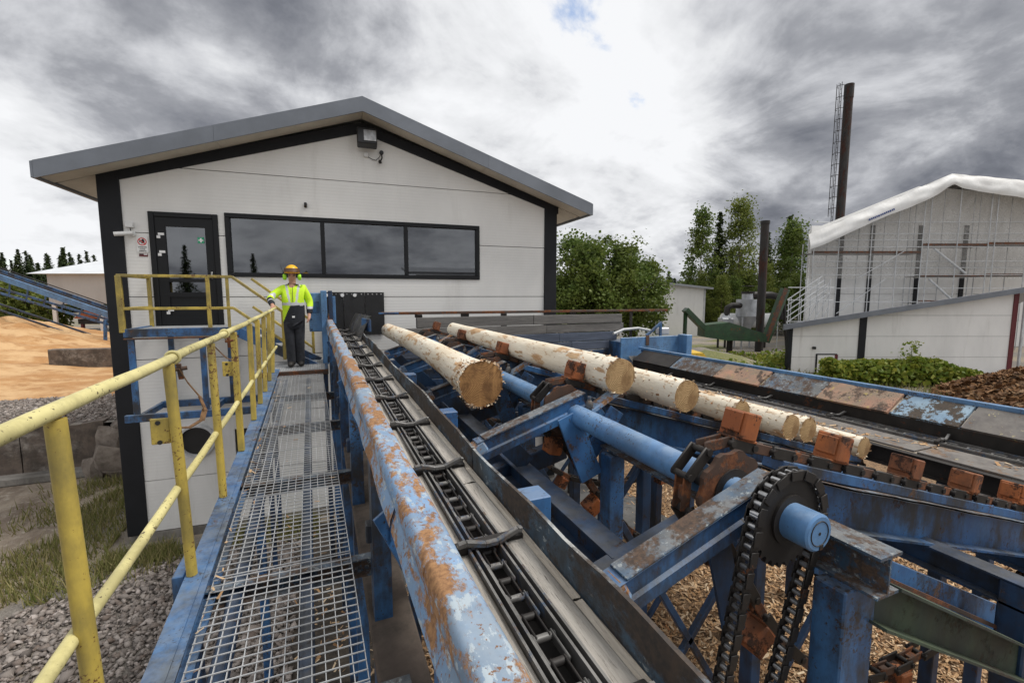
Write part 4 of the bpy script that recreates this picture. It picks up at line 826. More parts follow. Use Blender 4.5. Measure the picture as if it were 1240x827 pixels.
# strand chains: path round head sprocket, slack return below, tail
def bez(p0, p1, p2, p3, n): return [tuple((1-t)**3*a+3*(1-t)**2*t*b+3*(1-t)*t*t*c_+t**3*d for a, b, c_, d in zip(p0, p1, p2, p3)) for t in [k/n for k in range(n+1)]]
def strand_path(y, sag):
    hz = dz_(1.68, y)-.03-HR*math.cos(AN); P = []
    for k in range(41): X = 5.15-(5.15-1.68)*k/40; P.append((X, dz_(X, y)-.03))
    a0 = math.pi/2-AN
    for k in range(1, 15): a = a0+k*R(190)/14; P.append((HX+HR*math.cos(a), hz+HR*math.sin(a)))
    x0, z0 = P[-1]; P += bez((x0, z0), (x0+.25, z0-.28), (2.2+.2*sag, -2.35-.25*sag), (3.4, -2.25+.03*sag), 24)[1:]; P += bez((3.4, -2.25+.03*sag), (4.2, -2.2), (4.7, -2.1), (5.15, dz_(5.15, y)-.40), 12)[1:]
    for k in range(1, 7): a = -math.pi/2+k*math.pi/7; P.append((5.15+.18*math.cos(a), dz_(5.15, y)-.215+.185*math.sin(a)))
    return [V((x, y, z)) for x, z in P]
def walk(P, pitch, phase=0., closed=True):
    Q = P+([P[0]] if closed else []); out = []; d = phase; acc = 0
    for a, b in zip(Q, Q[1:]):
        L = (b-a).length
        while d <= acc+L+1e-9:
            t = (d-acc)/L; out.append((a.lerp(b, t), (b-a).normalized())); d += pitch
        acc += L
    return out
m = MB()
for sy in (-1, 1): m.box((0, sy*.042, 0), (.158, .012, .058), None, .010)
for sx in (-1, 1): m.cyl((sx*.0704, -.055, 0), (sx*.0704, .055, 0), .016, 10)
dl1 = m.mesh('deck_link', 'steel_dark', smooth=40)
m = MB()
for sy in (-1, 1): m.box((0, sy*.024, 0), (.150, .010, .050), None, .010)
m.box((0, 0, 0), (.06, .034, .02), None, .003); dl2 = m.mesh('deck_link_inner', 'steel_rust', smooth=40)
def pusher(k):
    m = MB(); jz = .008*k; m.box((0, 0, .090+jz/2), (.098, .130, .125+jz), None, .007); m.box((0, 0, .026), (.15, .10, .012), None, .003); m.box((-.056, 0, .10), (.012, .10, .09), None, .003); return m.mesh('pusher', 'orange')
pms = [pusher(k) for k in range(-1, 2)]
for i, y in enumerate(SY):
    P = strand_path(y, (0, .6, -.4, .9, .2)[i]); hl = walk(P, .1408, .05)
    top_i = max(k for k, (p, d) in enumerate(hl) if p.x >= 1.60 and p.z > -1.6 and k < 40 and d.x < 0 and p.z > dz_(p.x, y)-.06)
    for k, (p, d) in enumerate(hl):
        zx = d; u_ = V((-d.z, 0, d.x)); u_ = -u_ if True else u_
        if k < 12: up_ = V((math.sin(AN), 0, math.cos(AN)))
        xax = -d; yax = V((0, 1, 0)); zax = xax.cross(yax); rot = Matrix((xax, yax, zax)).transposed()
        put('chain_link', dl1 if k % 2 else dl2, deck, p, rot)
        if (k-top_i) % 5 == 0: put('pusher_block', pms[(k+i) % 3], deck, p+zax*.0, rot @ Matrix.Rotation(R(random.uniform(-4, 4)), 3, 'Z'))
# transfer arms from the deck head down to the trough
for i, y in enumerate([q-.22 for q in SY]):
    lo = -.06 if i == 0 else -.03; a = V((.90, y, -.985+lo+.018*(y-1.25))); b = V((1.69, y+.02, -.735+lo+.014*(y-1.25))); m = MB(); m.prof([(.05, -.075), (.05, -.028), (.036, -.018), (.036, .045), (.05, .055), (-.05, .055), (-.05, .043), (.026, .043), (.026, -.063), (-.05, -.063), (-.05, -.075)], a, b); m.build('transfer_arm', 'blue', deck)
    m = MB(); m.seg(a.lerp(b, .04)+V((0, 0, .062)), b+V((0, 0, .062)), .098, .012, ch=.003); m.build('arm_cap', 'blue_old', deck)
    m = MB(); m.seg(a+V((-.10, 0, -.055)), a.lerp(b, .06)+V((0, 0, .018)), .10, .085, ch=.012); m.build('arm_tip', 'blue_worn', deck)
    if i == 0: m = MB(); m.seg(b+V((-.20, .08, -.16)), b+V((-.05, .08, -.70)), .12, .014, up=(0, 1, 0)); m.build('arm_bracket', 'blue_dark', deck)
    if i: m = MB(); m.seg(V((1.06, y+.18, -.93)), V((1.34, y+.18, -1.22)), .13, .014, up=(0, 1, 0), ch=.002); m.build('arm_bracket', 'blue_dark', deck)
for a, b in (((.80, 1.66, -1.42), (1.80, 1.75, -1.20)), ((.8, 3.1, -1.45), (1.8, 3.2, -1.25)), ((.8, 4.6, -1.45), (1.8, 4.7, -1.25))): MB().seg(a, b, .10, .16, ch=.008).build('tie_beam', 'blue_dark', deck)
# drive sprocket and roller chain
dsy = 1.13; dc = V((HX, dsy, dz_(1.68, 1.47)-.03-HR*math.cos(AN))); DR = .178
m = MB(); q = 112; teeth = []
for k in range(q): a = 2*math.pi*k/q; teeth.append(((DR+(.010 if k % 4 in (0, 1) else -.008))*math.cos(a), (DR+(.010 if k % 4 in (0, 1) else -.008))*math.sin(a)))
m.prof(teeth, dc+V((0, -.009, 0)), dc+V((0, .009, 0))); ds = m.build('drive_sprocket', 'steel_dark', deck, 30)
MB().tube([dc+V((0, -.02, 0)), dc+V((0, -.009, 0))], .098, 28).build('hub_flange', 'steel_dark', ds, 40)
MB().tube([dc+V((0, -.125, 0)), dc+V((0, -.118, 0)), dc+V((0, .03, 0))], [.062, .070, .070], 28).build('hub', 'blue_clean', ds, 40)
m = MB(); m.tube([dc+V((.046*math.cos(a), -.1255, .046*math.sin(a))) for a in [k*math.pi/14 for k in range(28)]], .0022, 6, closed=True); m.cyl(dc+V((0, -.1265, 0)), dc+V((0, -.120, 0)), .006, 10); m.box(dc+V((.012, -.126, -.052)), (.018, .004, .018), None); m.build('hub_mark', 'steel_dark', ds)
low = V((1.16, dsy, -2.75)); lr = .10
P = [];
dirv = (low-dc).normalized(); al = math.atan2(dirv.z, dirv.x)
for k in range(25): a = al-math.pi/2-.05-(k/24)*(math.pi-.1); P.append(dc+V((DR*math.cos(a), 0, DR*math.sin(a))))
for k in range(13): a = al+math.pi/2-(k/12)*math.pi; P.append(low+V((lr*math.cos(a), 0, lr*math.sin(a))))
dch = MB().cyl(low+V((0, .2, 0)), low+V((0, -.05, 0)), .035, 14).build('motor_shaft', 'steel_dark', deck, 40)
m = MB()
for sy in (-1, 1): 
    m.box((0, sy*.021, 0), (.060, .006, .040), None, .012)
m.cur = 1; m.cyl((0, -.017, 0), (0, .017, 0), .0115, 12); rlk = m.mesh('roller_link', ['steel_dark', 'chrome'], smooth=40)
m = MB()
for sy in (-1, 1): m.box((0, sy*.028, 0), (.060, .005, .038), None, .012)
m.cur = 1; m.cyl((0, -.017, 0), (0, .017, 0), .0115, 12); rlk2 = m.mesh('roller_link_outer', ['steel_dark', 'chrome'], smooth=40)
dcn = thing('drive_chain', 'greasy roller chain with shiny rollers running round the big drive sprocket', 'chain', dc)
for k, (p, d) in enumerate(walk(P, .0385)):
    xax = d; yax = V((0, 1, 0)); zax = xax.cross(yax); put('chain_link', rlk if k % 2 else rlk2, dcn, p, Matrix((xax, yax, zax)).transposed())
mo = thing('drive_motor', 'dark geared motor under the log deck turning the drive chain', 'motor', (1.2, 1.5, GZ)); MB().box((1.2, 1.55, -2.75), (.34, .42, .34), None, .03).build('gearbox', 'blue_dark', mo); MB().cyl((1.2, 1.78, -2.75), (1.2, 2.25, -2.75), .15, 20).build('motor_body', 'blue_dark', mo, 40); MB().box((1.2, 1.8, -3.7), (.5, .8, 1.54), None, .02).build('pedestal', 'concrete_dark', mo)
tag(MB().tube([V((1.95, 1.25, -1.15)), V((2.0, 1.2, -1.3)), V((2.02, 1.15, -1.6)), V((1.97, 1.12, -2.0)), V((1.9, 1.1, -2.6)), V((1.9, 1.15, -4.45))], .012, 8).build('grease_hose', 'black_plastic', smooth=50), 'black hose hanging beside the front blue post of the log deck', 'hose')

# ---------------------------------------------------------------- peeled logs
def log(name, label, p, q, r0, r1, flare=0., seed=0, dark=False, bow=0.):
    p, q = V(p), V(q); t = thing(name, label, 'log', (p+q)/2-V((0, 0, min(r0, r1))), 'peeled logs on the deck'); d, sd, u_ = frame(q-p); nl, na = 60, 40; m = MB(); vs_ = []; fs = []
    for i in range(nl+1):
        w = i/nl; w = w if i not in (0,) else 0.0; c = p.lerp(q, w)+sd*bow*math.sin(math.pi*w)+u_*bow*.5*math.sin(math.pi*w*1.3); rr = r0+(r1-r0)*w+flare*math.exp(-w*9)
        for k in range(na):
            a = 2*math.pi*k/na; vv = V((math.cos(a)*1.3, math.sin(a)*1.3, w*(q-p).length*1.1+seed*7))
            e = 1+.05*mnoise.noise(vv)+.022*mnoise.noise(vv*3.1)+.016*mnoise.noise(V((math.cos(a)*7, math.sin(a)*7, w*22+seed)))+flare*1.1*math.exp(-w*14)*mnoise.noise(V((math.cos(a)*2, math.sin(a)*2, seed)))
            vs_.append(c+(sd*math.cos(a)+u_*math.sin(a))*rr*e)
    for i in range(nl):
        for k in range(na): fs.append((i*na+k, i*na+(k+1) % na, (i+1)*na+(k+1) % na, (i+1)*na+k))
    m.add(vs_, fs); m.build('stem', 'log', t, 180)
    for e, sgn in ((0, -1), (nl, 1)):
        ring = [V(x) for x in vs_[e*na:(e+1)*na]]; c = sum(ring, V())/na; mm = MB(); rr_ = []
        rings = [ring, [c.lerp(x, .66)+d*sgn*.004 for x in ring], [c.lerp(x, .33)+d*sgn*.005 for x in ring]]
        allv = sum(rings, [])+[c+d*sgn*.005]; ff = [(j*na+k, j*na+(k+1) % na, (j+1)*na+(k+1) % na, (j+1)*na+k) for j in range(2) for k in range(na)]+[(2*na+k, 2*na+(k+1) % na, 3*na) for k in range(na)]
        mm.add([v-c for v in allv], ff); me = mm.mesh('cut_end', 'log_end_dark' if dark and e == 0 else 'log_end', smooth=180); put('cut_end', me, t, c)
    # torn bast fringe at the near end and whiskers along the stem
    nfl = 260 if dark else 170
    i_ = np.minimum((rng.exponential(1.2 if dark else 6, nfl)).astype(int), nl-1); k_ = rng.integers(0, na, nfl); A = np.array(vs_).reshape(nl+1, na, 3); Pq = A[i_, k_]; cen = np.array([tuple(p.lerp(q, i/nl)) for i in i_]); Pq = cen+(Pq-cen)*rng.uniform(1.0, 1.055 if dark else 1.03, (nfl, 1))
    o = scatter_mesh('bast_fringe', 'bast', *flakes(Pq-np.array(off(t)), .026 if dark else .022, .9, .4, .6), parent=t); o['kind'] = 'stuff'
    return t
island('bast', [(.62, .50, .36), (.72, .62, .47), (.42, .25, .13), (.30, .15, .07), (.66, .54, .40)])
log('peeled_log', 'thick peeled log with dark flared butt lying on the transfer arms', (1.15, 3.36, -.695), (1.04, 7.85, -.575), .136, .113, .048, 1, True, .03)
LG = [('peeled_log', 'long peeled log at the head of the deck with whiskered bark along it', (1.93, 2.62), (1.86, 6.75), .122, .095), ('peeled_log', 'second peeled log on the deck just below the long head log', (2.40, 2.47), (2.32, 6.0), .112, .09),
      ('peeled_log', 'third peeled log down the chain deck with torn top edge', (2.86, 2.40), (2.80, 6.2), .092, .075), ('peeled_log', 'fourth peeled log down the chain deck resting behind an orange block', (3.28, 2.30), (3.22, 5.9), .093, .075),
      ('peeled_log', 'rough ended log half hidden between the two lowest peeled logs', (3.72, 2.46), (3.68, 6.1), .10, .085), ('peeled_log', 'lowest and thinnest smooth log on the chain deck', (4.06, 2.22), (4.02, 5.6), .082, .07)]
for i, (nm, lb, a, b, r0, r1) in enumerate(LG):
    za = dz_(a[0], a[1])+r0*1.02-.005; zb = dz_(b[0], b[1])+r1*1.02-.005
    log(nm, lb, (a[0], a[1], za), (b[0], b[1], zb), r0, r1, 0.004, i+2)

# ---------------------------------------------------------------- second conveyor along the low side of the deck
c2 = thing('intake_conveyor', 'low intake conveyor with tilted blue and pink side plates beyond the logs', 'conveyor', (5.8, 4, GZ))
ZB = -1.5
ple = [-.6, .25, 1.02, 1.80, 2.40, 3.02, 3.86, 4.7, 5.55, 6.6, 7.7]
for i, (a, b) in enumerate(zip(ple, ple[1:])):
    pa = ['grey_panel', 'blue_old', 'grey_panel', 'grey_panel', 'blue_worn2', 'orange_panel', 'blue_old', 'orange_panel', 'blue_old', 'steel_dark'][i]
    if pa == 'blue_worn2': pa = 'blue_flake'
    if pa == 'blue_flake' and 'blue_flake' not in MAT: paint('blue_flake', (.22, .34, .47), (.30, .42, .52), .50, 14, (1, 1, 1), .6, (.10, .075, .055), (.05, .045, .04), .02, .3)
    off_ = .03 if pa == 'orange_panel' else 0
    m = MB()
    for dn in (0, .018): m.grid(lambda u_, v_: V((5.95-off_+.30*v_+dn, a+.012+(b-a-.024)*u_, -1.335+off_*.3+.185*v_-dn*1.3+.006*mnoise.noise(V((u_*3, v_*2, i))))), 6, 3)
    m.quad((5.95-off_, a+.012, -1.335+off_*.3), (5.95-off_, b-.012, -1.335+off_*.3), (5.968-off_, b-.012, -1.36+off_*.3), (5.968-off_, a+.012, -1.36+off_*.3))
    for yy in (a+.012, b-.012): m.quad((5.95-off_, yy, -1.335+off_*.3), (6.25-off_, yy, -1.15+off_*.3), (6.268-off_, yy, -1.175+off_*.3), (5.968-off_, yy, -1.36+off_*.3))
    m.build('side_plate', pa, c2)
for z, x, w in ((-1.13, 6.30, .07), (-1.19, 6.36, .05)): MB().seg((x, -.6, z), (x, 7.9, z), w, .05, ch=.005).build('top_rail', 'blue_clean' if w > .06 else 'blue', c2)
m = MB(); m.seg((5.985, -.6, -1.435), (5.985, 7.7, -1.435), .02, .15); m.build('inner_wall', 'steel_dark', c2)
for i, (a, b) in enumerate(((-.6, 1.0), (1.01, 2.42), (2.43, 4.2), (4.21, 6.0), (6.01, 7.7))):
    m = MB(); m.box((5.45, (a+b)/2, ZB-.01+random.uniform(-.004, .004)), (.40, b-a-.012, .02), None, .004); m.build('bed_plate', 'grey_panel', c2)
for x in (5.70, 5.735, 5.90): MB().seg((x, -.6, ZB+.005), (x, 7.7, ZB+.005), .012, .035).build('chain_guide', 'steel_edge', c2)
m = MB(); m.box((5.82, 3.5, ZB-.03), (.28, 8.2, .01)); m.build('bed_floor', 'steel_dark', c2)
y = -.5; i = 0
while y < 7.6: put('chain_link', lk if i % 2 else lk2, c2, (5.81, y, ZB-.002), Matrix.Identity(3)); y += .088; i += 1
for y in (.4, 1.35, 2.45, 3.5, 4.5, 5.5, 6.5): put('flight', fms[0], c2, (5.82, y, ZB+.02), Matrix.Rotation(R(random.uniform(-12, 12)), 3, 'Z'))
m = MB(); m.prof(chan(.08, .18, .01, -1), (5.25, -.6, ZB-.11), (5.25, 7.7, ZB-.11)); m.build('side_channel', 'steel_dark', c2)
m = MB(); m.prof(chan(.08, .22, .01), (6.28, -.6, ZB-.02), (6.28, 7.7, ZB-.02)); m.build('side_channel', 'blue_dark', c2)
for y in (.2, 2.2, 4.2, 6.2):
    for x in (5.32, 6.2): MB().seg((x, y, ZB-.2), (x, y, GZ), .11, .11, up=(0, 1, 0), ch=.008).build('leg', 'blue_dark', c2)
    MB().seg((5.3, y, ZB-.24), (6.25, y, ZB-.24), .1, .1, ch=.006).build('cross_beam', 'blue_dark', c2)
n = 900; P = np.stack([rng.uniform(5.28, 5.66, n), rng.uniform(.2, 6, n), np.full(n, ZB+.006)+rng.uniform(0, .006, n)], 1); k = np.array([mnoise.noise(V((a*2, b*1.3, 2))) for a, b, _ in P]) > .12
struct(tag(scatter_mesh('bed_litter', 'chips', *flakes(P[k], .045, .2, .35, .6)), 'loose bark crumbs on the bed of the intake conveyor', 'bark'), 'stuff')
# blue end box with lever
eb = thing('conveyor_end_box', 'blue steel end box with lever at the far end of the intake conveyor', 'machine', (6.7, 7.95, GZ))
m = MB(); m.box((6.72, 7.98, -1.20), (1.72, .03, .60), None, .006); m.build('front_plate', 'blue_clean', eb); MB().box((7.50, 7.85, -1.15), (.16, .28, .55), None, .008).build('side_plate', 'blue_clean', eb); MB().box((6.7, 8.3, -1.25), (1.7, .6, .52), None, .01).build('body', 'blue', eb)
m = MB(); m.grid(lambda u_, v_: V((6.05+1.2*u_, 7.95-.25*v_, -1.30-.18*v_)), 4, 3); m.build('chute_lip', 'steel_dark', eb)
MB().seg((6.55, 8.0, -.88), (6.95, 8.0, -.60), .06, .05, ch=.004).build('lever', 'blue', eb); MB().seg((6.95, 8.02, -.58), (6.95, 8.02, -.90), .05, .05, up=(0, 1, 0), ch=.004).build('lever_post', 'blue', eb); MB().box((6.55, 7.955, -.98), (.09, .012, .22), None, .004).build('rust_bracket', 'steel_rust', eb)
m = MB(); m.tube([(5.9, 8.3, -.84), (6.2, 8.35, -.76), (6.6, 8.35, -.74), (6.9, 8.3, -.80)], .03, 8); m.build('bent_pipe', 'galv', eb, 50); MB().box((7.25, 8.3, -.82), (.25, .2, .16), None, .02).build('valve', 'tank', eb)
for x in (6.0, 7.4):
    MB().seg((x, 8.3, -1.5), (x, 8.3, GZ), .12, .12, up=(0, 1, 0), ch=.008).build('leg', 'blue_dark', eb)
# ---------------------------------------------------------------- timber stop wall behind the deck
tw = thing('timber_wall', 'weathered grey and blue timber stop wall behind the log deck', 'timber wall', (3.8, 8.4, GZ))
def tboard(x0, x1, z0, z1, mt, t=.0): return MB().box(((x0+x1)/2, 8.42+t, (z0+z1)/2), (x1-x0-.008, .09, z1-z0-.012), Matrix.Rotation(R(random.uniform(-.25, .25)), 3, 'Y'), .008).build('board', mt, tw)
zs = [-.405, -.605, -.79, -.985, -1.17]
for i, (a, b) in enumerate(zip(zs, zs[1:])):
    tboard(1.62 if i == 0 else 1.3, 4.0+.3*i, b, a, 'timber_grey' if i < 2 else 'timber_blue', random.uniform(-.01, .01)); tboard(4.0+.3*i, 6.18+.05*(i % 2)-(.12 if i > 1 else 0), b, a, 'timber_grey' if i < 2 else 'timber_blue', random.uniform(-.01, .01))
for i in range(9): tboard(.95, 6.1, -1.17-.2*(i+1), -1.17-.2*i, 'board_navy' if 0 else 'blue_dark', 0)
for x in (1.7, 3.4, 5.0): MB().seg((x, 8.52, -.36), (x, 8.52, GZ), .1, .1, up=(0, 1, 0), ch=.006).build('post', 'steel_dark', tw)
pr_ = thing('pipe_rail', 'long rusty brown pipe rail above the timber stop wall', 'rail', (4.2, 8.5, -.45))
MB().seg((1.0, 8.40, -.325), (7.45, 8.40, -.345), .06, .05, ch=.008).build('rail', 'steel_rust', pr_)
MB().seg((.95, 8.395, -.322), (1.3, 8.395, -.323), .064, .03, ch=.004).build('rail_end', 'blue', pr_)
for x in (2.55, 1.62): MB().box((x, 8.40, -.375), (.16 if x > 2 else .05, .03, .07), None, .004).build('rail_bracket', 'steel_dark', pr_)
MB().seg((6.45, 8.42, -.37), (6.45, 8.42, -1.0), .05, .05, up=(0, 1, 0), ch=.004).build('rail_post', 'steel_dark', pr_)

# ---------------------------------------------------------------- worker on the platform
PO = V((-.41, 8.42, -1.198))
man = thing('person', 'worker in yellow and black high visibility jacket and orange helmet leaning on the handrail', 'person', PO)
def skin(name, nodes, edges, mats, parent, levels=2, pick=None, root=0):
    me = bpy.data.meshes.new(name); me.from_pydata([n[:3] for n in nodes], edges, []); ob = bpy.data.objects.new(name+'_tmp', me); COL.objects.link(ob)
    sk = ob.modifiers.new('skin', 'SKIN'); sk.use_smooth_shade = True; lay = me.skin_vertices[0].data
    for i, n in enumerate(nodes): lay[i].radius = (n[3], n[4] if len(n) > 4 else n[3]); lay[i].use_root = i == root
    ss = ob.modifiers.new('sub', 'SUBSURF'); ss.levels = levels; ss.render_levels = levels
    dg = bpy.context.evaluated_depsgraph_get(); nm = bpy.data.meshes.new_from_object(ob.evaluated_get(dg)); bpy.data.objects.remove(ob)
    nm.name = name; nm.materials.clear()
    for m in mats: nm.materials.append(MAT[m])
    if pick: nm.polygons.foreach_set('material_index', [pick(p.center) for p in nm.polygons])
    nm.polygons.foreach_set('use_smooth', [True]*len(nm.polygons)); return link(name, nm, parent)
nodes = [(0, 0, .86, .11, .08), (0, 0, 1.02, .12, .09), (0, 0, 1.2, .14, .10), (0, .01, 1.34, .075, .065), (0, 0, 1.41, .052, .055), (0, -.015, 1.47, .062, .072), (0, -.015, 1.55, .076, .09), (0, -.005, 1.62, .062, .075),
         (-.08, 0, .78, .075), (-.072, -.02, .45, .055), (-.066, .02, .12, .035), (-.07, -.03, .055, .02), (.08, 0, .78, .075), (.07, 0, .45, .055), (.064, .05, .12, .035), (.068, .0, .055, .02),
         (-.17, 0, 1.31, .062), (-.335, -.10, 1.15, .045), (-.275, -.40, 1.035, .028), (-.262, -.455, 1.022, .032, .02), (.17, 0, 1.31, .062), (.245, .03, 1.08, .045), (.235, -.06, .88, .028), (.232, -.085, .81, .02, .032),
         (0, -.10, 1.525, .016), (0, -.118, 1.505, .014)]
ed = [(0, 1), (1, 2), (2, 3), (3, 4), (4, 5), (5, 6), (6, 7), (0, 8), (8, 9), (9, 10), (10, 11), (0, 12), (12, 13), (13, 14), (14, 15), (2, 16), (16, 17), (17, 18), (18, 19), (2, 20), (20, 21), (21, 22), (22, 23), (6, 24), (24, 25)]
def fingers(root, base, axis, side, curl, thumb):
    for k, (o_, L) in enumerate(zip((-.030, -.010, .010, .030), (.066, .078, .074, .058))):
        b = base+side*o_+axis*.012; i0 = len(nodes); nodes.append((*b, .0085)); ed.append((root, i0)); p = b
        for j in range(2): p = p+(axis*(1-.5*j)+curl*(.35+.75*j)).normalized()*L*.5; nodes.append((*p, .0075)); ed.append((len(nodes)-2, len(nodes)-1))
    b = base-axis*.015+thumb*.025; i0 = len(nodes); nodes.append((*b, .010)); ed.append((root, i0)); nodes.append((*(b+thumb*.02+axis*.035+curl*.02), .008)); ed.append((i0, i0+1))
fingers(19, V((-.262, -.455, 1.022)), V((0, -.9, -.12)).normalized(), V((1, 0, 0)), V((0, -.2, -1)), V((.8, 0, -.5)).normalized())
fingers(23, V((.232, -.085, .81)), V((0, -.1, -1)).normalized(), V((0, 1, 0)), V((-1, 0, -.1)), V((-.3, -.8, -.3)).normalized())
skin('body', nodes, ed, ['skin'], man, 2)
jn = [(0, .005, .60, .165, .12), (0, 0, .72, .178, .13), (0, 0, .90, .185, .135), (0, -.01, 1.05, .185, .14), (0, -.005, 1.20, .18, .13), (0, .005, 1.32, .12, .09), (0, 0, 1.40, .062, .066),
      (-.165, .005, 1.305, .08), (-.335, -.10, 1.15, .062), (-.28, -.385, 1.042, .045), (.165, .005, 1.305, .08), (.25, .03, 1.08, .064), (.237, -.058, .875, .046)]
je = [(0, 1), (1, 2), (2, 3), (3, 4), (4, 5), (5, 6), (4, 7), (7, 8), (8, 9), (4, 10), (10, 11), (11, 12)]
def jpick(c):
    if c.z > 1.365 and abs(c.x) < .1: return 1
    sl = (c.x < -.20 and c.z > .9) or (c.x > .205)
    if sl:
        if c.x < -.2:
            if c.y < -.19: return 2 if -.285 < c.y < -.255 else 1
            return 2 if -.145 < c.y < -.115 else 0
        return 1 if c.z < .97 else (2 if c.z < 1.01 else 0)
    if 1.03 < c.z < 1.075: return 2
    if c.z <= 1.03 and c.x > -.045-.42*(1.03-c.z): return 1
    if c.z > 1.075 and abs(abs(c.x)-(.095-.05*(1.36-c.z)/.3)) < .017: return 2
    return 0
jk = skin('jacket', jn, je, ['hivis', 'navy_cloth', 'reflective'], man, 4, jpick)
MB().box(PO+V((.0, -.152, .845)), (.04, .006, .028)).build('label_patch', 'mark_white', jk)
MB().seg(PO+V((0, -.146, 1.08)), PO+V((0, -.10, 1.35)), .008, .006).build('zip', 'mark_black', jk)
tn = [(0, 0, .84, .14, .10), (-.078, 0, .72, .098), (-.072, -.02, .45, .082), (-.066, .012, .18, .078), (-.066, .012, .03, .072), (.078, 0, .72, .098), (.07, 0, .45, .082), (.064, .04, .18, .078), (.064, .04, .03, .072)]
skin('trousers', tn, [(0, 1), (1, 2), (2, 3), (3, 4), (0, 5), (5, 6), (6, 7), (7, 8)], ['trousers'], man, 3)
for a, b in (((-.066, .02, .13), (-.085, -.17, .05)), ((.064, .05, .13), (.09, -.13, .05))):
    a, b = V(a), V(b); skin('boot', [(*a, .062), (a.x, a.y+.015, .055, .06, .055), (*((a+b)/2+V((0, 0, -.035))), .052, .05), (b.x, b.y, .046, .046)], [(0, 1), (1, 2), (2, 3)], ['boot'], man, 2)
m = MB(); hc = PO+V((0, .0, 1.57)); nv, nu = 7, 24; vs_ = []
for j in range(nv+1):
    t = j/nv*R(92)
    for i in range(nu): a = 2*math.pi*i/nu; vs_.append(hc+V((math.sin(t)*math.cos(a)*.112, math.sin(t)*math.sin(a)*.135, math.cos(t)*.128)))
for i in range(nu):
    a = 2*math.pi*i/nu; e = .028*max(0, -math.sin(a))**2+.004; vs_.append(hc+V((math.cos(a)*(.112+e), math.sin(a)*(.135+e*1.7), -.012)))
m.add(vs_, [(j*nu+i, (j+1)*nu+i, (j+1)*nu+(i+1) % nu, j*nu+(i+1) % nu) for j in range(nv+1) for i in range(nu)]); hm = m.build('helmet', 'helmet', man, 60)
m = MB(); m.grid(lambda u_, v_: hc+V((math.sin((u_-.5)*2.5)*(.118+.012*v_), -math.cos((u_-.5)*2.5)*(.142+.02*v_), .065-.062*v_)), 14, 3); m.build('visor', 'visor', hm, 60)
for sx in (-1, 1):
    MB().tube([hc+V((sx*.085, .0, -.075)), hc+V((sx*.105, 0, -.075)), hc+V((sx*.132, 0, -.075)), hc+V((sx*.137, 0, -.075))], [.040, .050, .048, .035], 16).build('ear_muff', 'hivis_green', hm, 50); MB().seg(hc+V((sx*.122, 0, -.04)), hc+V((sx*.118, .0, .03)), .012, .010).build('muff_arm', 'mark_black', hm)
MB().tube([hc+V((-.125, .02, -.05)), hc+V((-.15, .02, .06)), hc+V((-.165, .02, .12))], .003, 6).build('antenna', 'mark_black', hm)
m = MB()
for sx in (-1, 1): m.tube([hc+V((sx*.031+.022*math.cos(a), -.106, -.045+.015*math.sin(a))) for a in [k*math.pi/8 for k in range(16)]], .0026, 6, closed=True); m.seg(hc+V((sx*.053, -.104, -.042)), hc+V((sx*.078, -.01, -.042)), .004, .004)
m.seg(hc+V((-.01, -.107, -.043)), hc+V((.01, -.107, -.043)), .004, .004); m.build('glasses', 'mark_black', man)
for sx in (-1, 1): MB().sphere(hc+V((sx*.031, -.094, -.045)), .009, 8, 6).build('eye', 'eye', man, 180)
MB().box(hc+V((0, -.093, -.108)), (.044, .008, .008), None, .003).build('mouth', 'lip', man)

# ---------------------------------------------------------------- vegetation
def tree_mesh(name, h, w, trunk_h, ncl, nleaf, lsize, seed, mat, tmat, shape='round', tr=.16):
    rs = np.random.default_rng(seed); rd = random.Random(seed); m = MB(); m.tube([(0, 0, 0), (.06, 0, h*.25), (-.05, .05, h*.5), (.02, 0, h*.8)], [tr, tr*.8, tr*.5, tr*.12], 8); C = []; nlobe = 11; lobes = []
    for j in range(nlobe):
        f = (j+.5)/nlobe; an = j*2.4+seed; rr = w*.5*(.62-.35*abs(f-.42)); lobes.append((math.cos(an)*rr, math.sin(an)*rr, trunk_h+(h-trunk_h)*(.16+.68*f), w*rs.uniform(.13, .21)))
    for i in range(ncl):
        while True:
            p = rs.uniform(-1, 1, 3); d = np.linalg.norm(p)
            if .35 < d < 1: break
        if shape == 'round' and i >= nlobe: L_ = lobes[rs.integers(0, nlobe)]; C.append((L_[0]+p[0]*L_[3], L_[1]+p[1]*L_[3], L_[2]+p[2]*L_[3]*.9))
        elif shape == 'round': z = trunk_h+(h-trunk_h)*(p[2]*.5+.5); rr = w/2*(1-.22*abs(p[2])**2); C.append((p[0]*rr, p[1]*rr, z))
        else:
            f = rs.uniform(0, 1)**.9; z = trunk_h+(h-trunk_h)*f; rr = w/2*min(1, (1-f)*1.5+.08)*(.55+.45*min(1, f*5)); a = rs.uniform(0, 6.283); q = rs.uniform(.2, 1)**.6; C.append((math.cos(a)*rr*q, math.sin(a)*rr*q, z))
    for c in C[::max(1, ncl//22)]:
        b = V(c); zz = max(trunk_h*.6, b.z-.35*math.hypot(b.x, b.y)-.3); m.tube([(0, 0, zz), b*.5+V((0, 0, zz*.5)), b], [tr*.34, tr*.2, .012], 5)
    tm = m.mesh(name+'_trunk', tmat, smooth=60); C = np.array(C); cs = (w*.052 if shape == 'round' else w*.085)*rs.uniform(.5, 1.4, len(C)); k = rs.integers(0, len(C), nleaf); P = C[k]+rs.normal(0, 1, (nleaf, 3))*cs[k][:, None]*np.array([1, 1, .75])
    k2 = P[:, 2] > trunk_h*.55; P = P[k2]; Q, F = flakes(P, lsize, .9, .75, .45); me = scatter_obj(name+'_crown', mat, Q, F); return tm, me
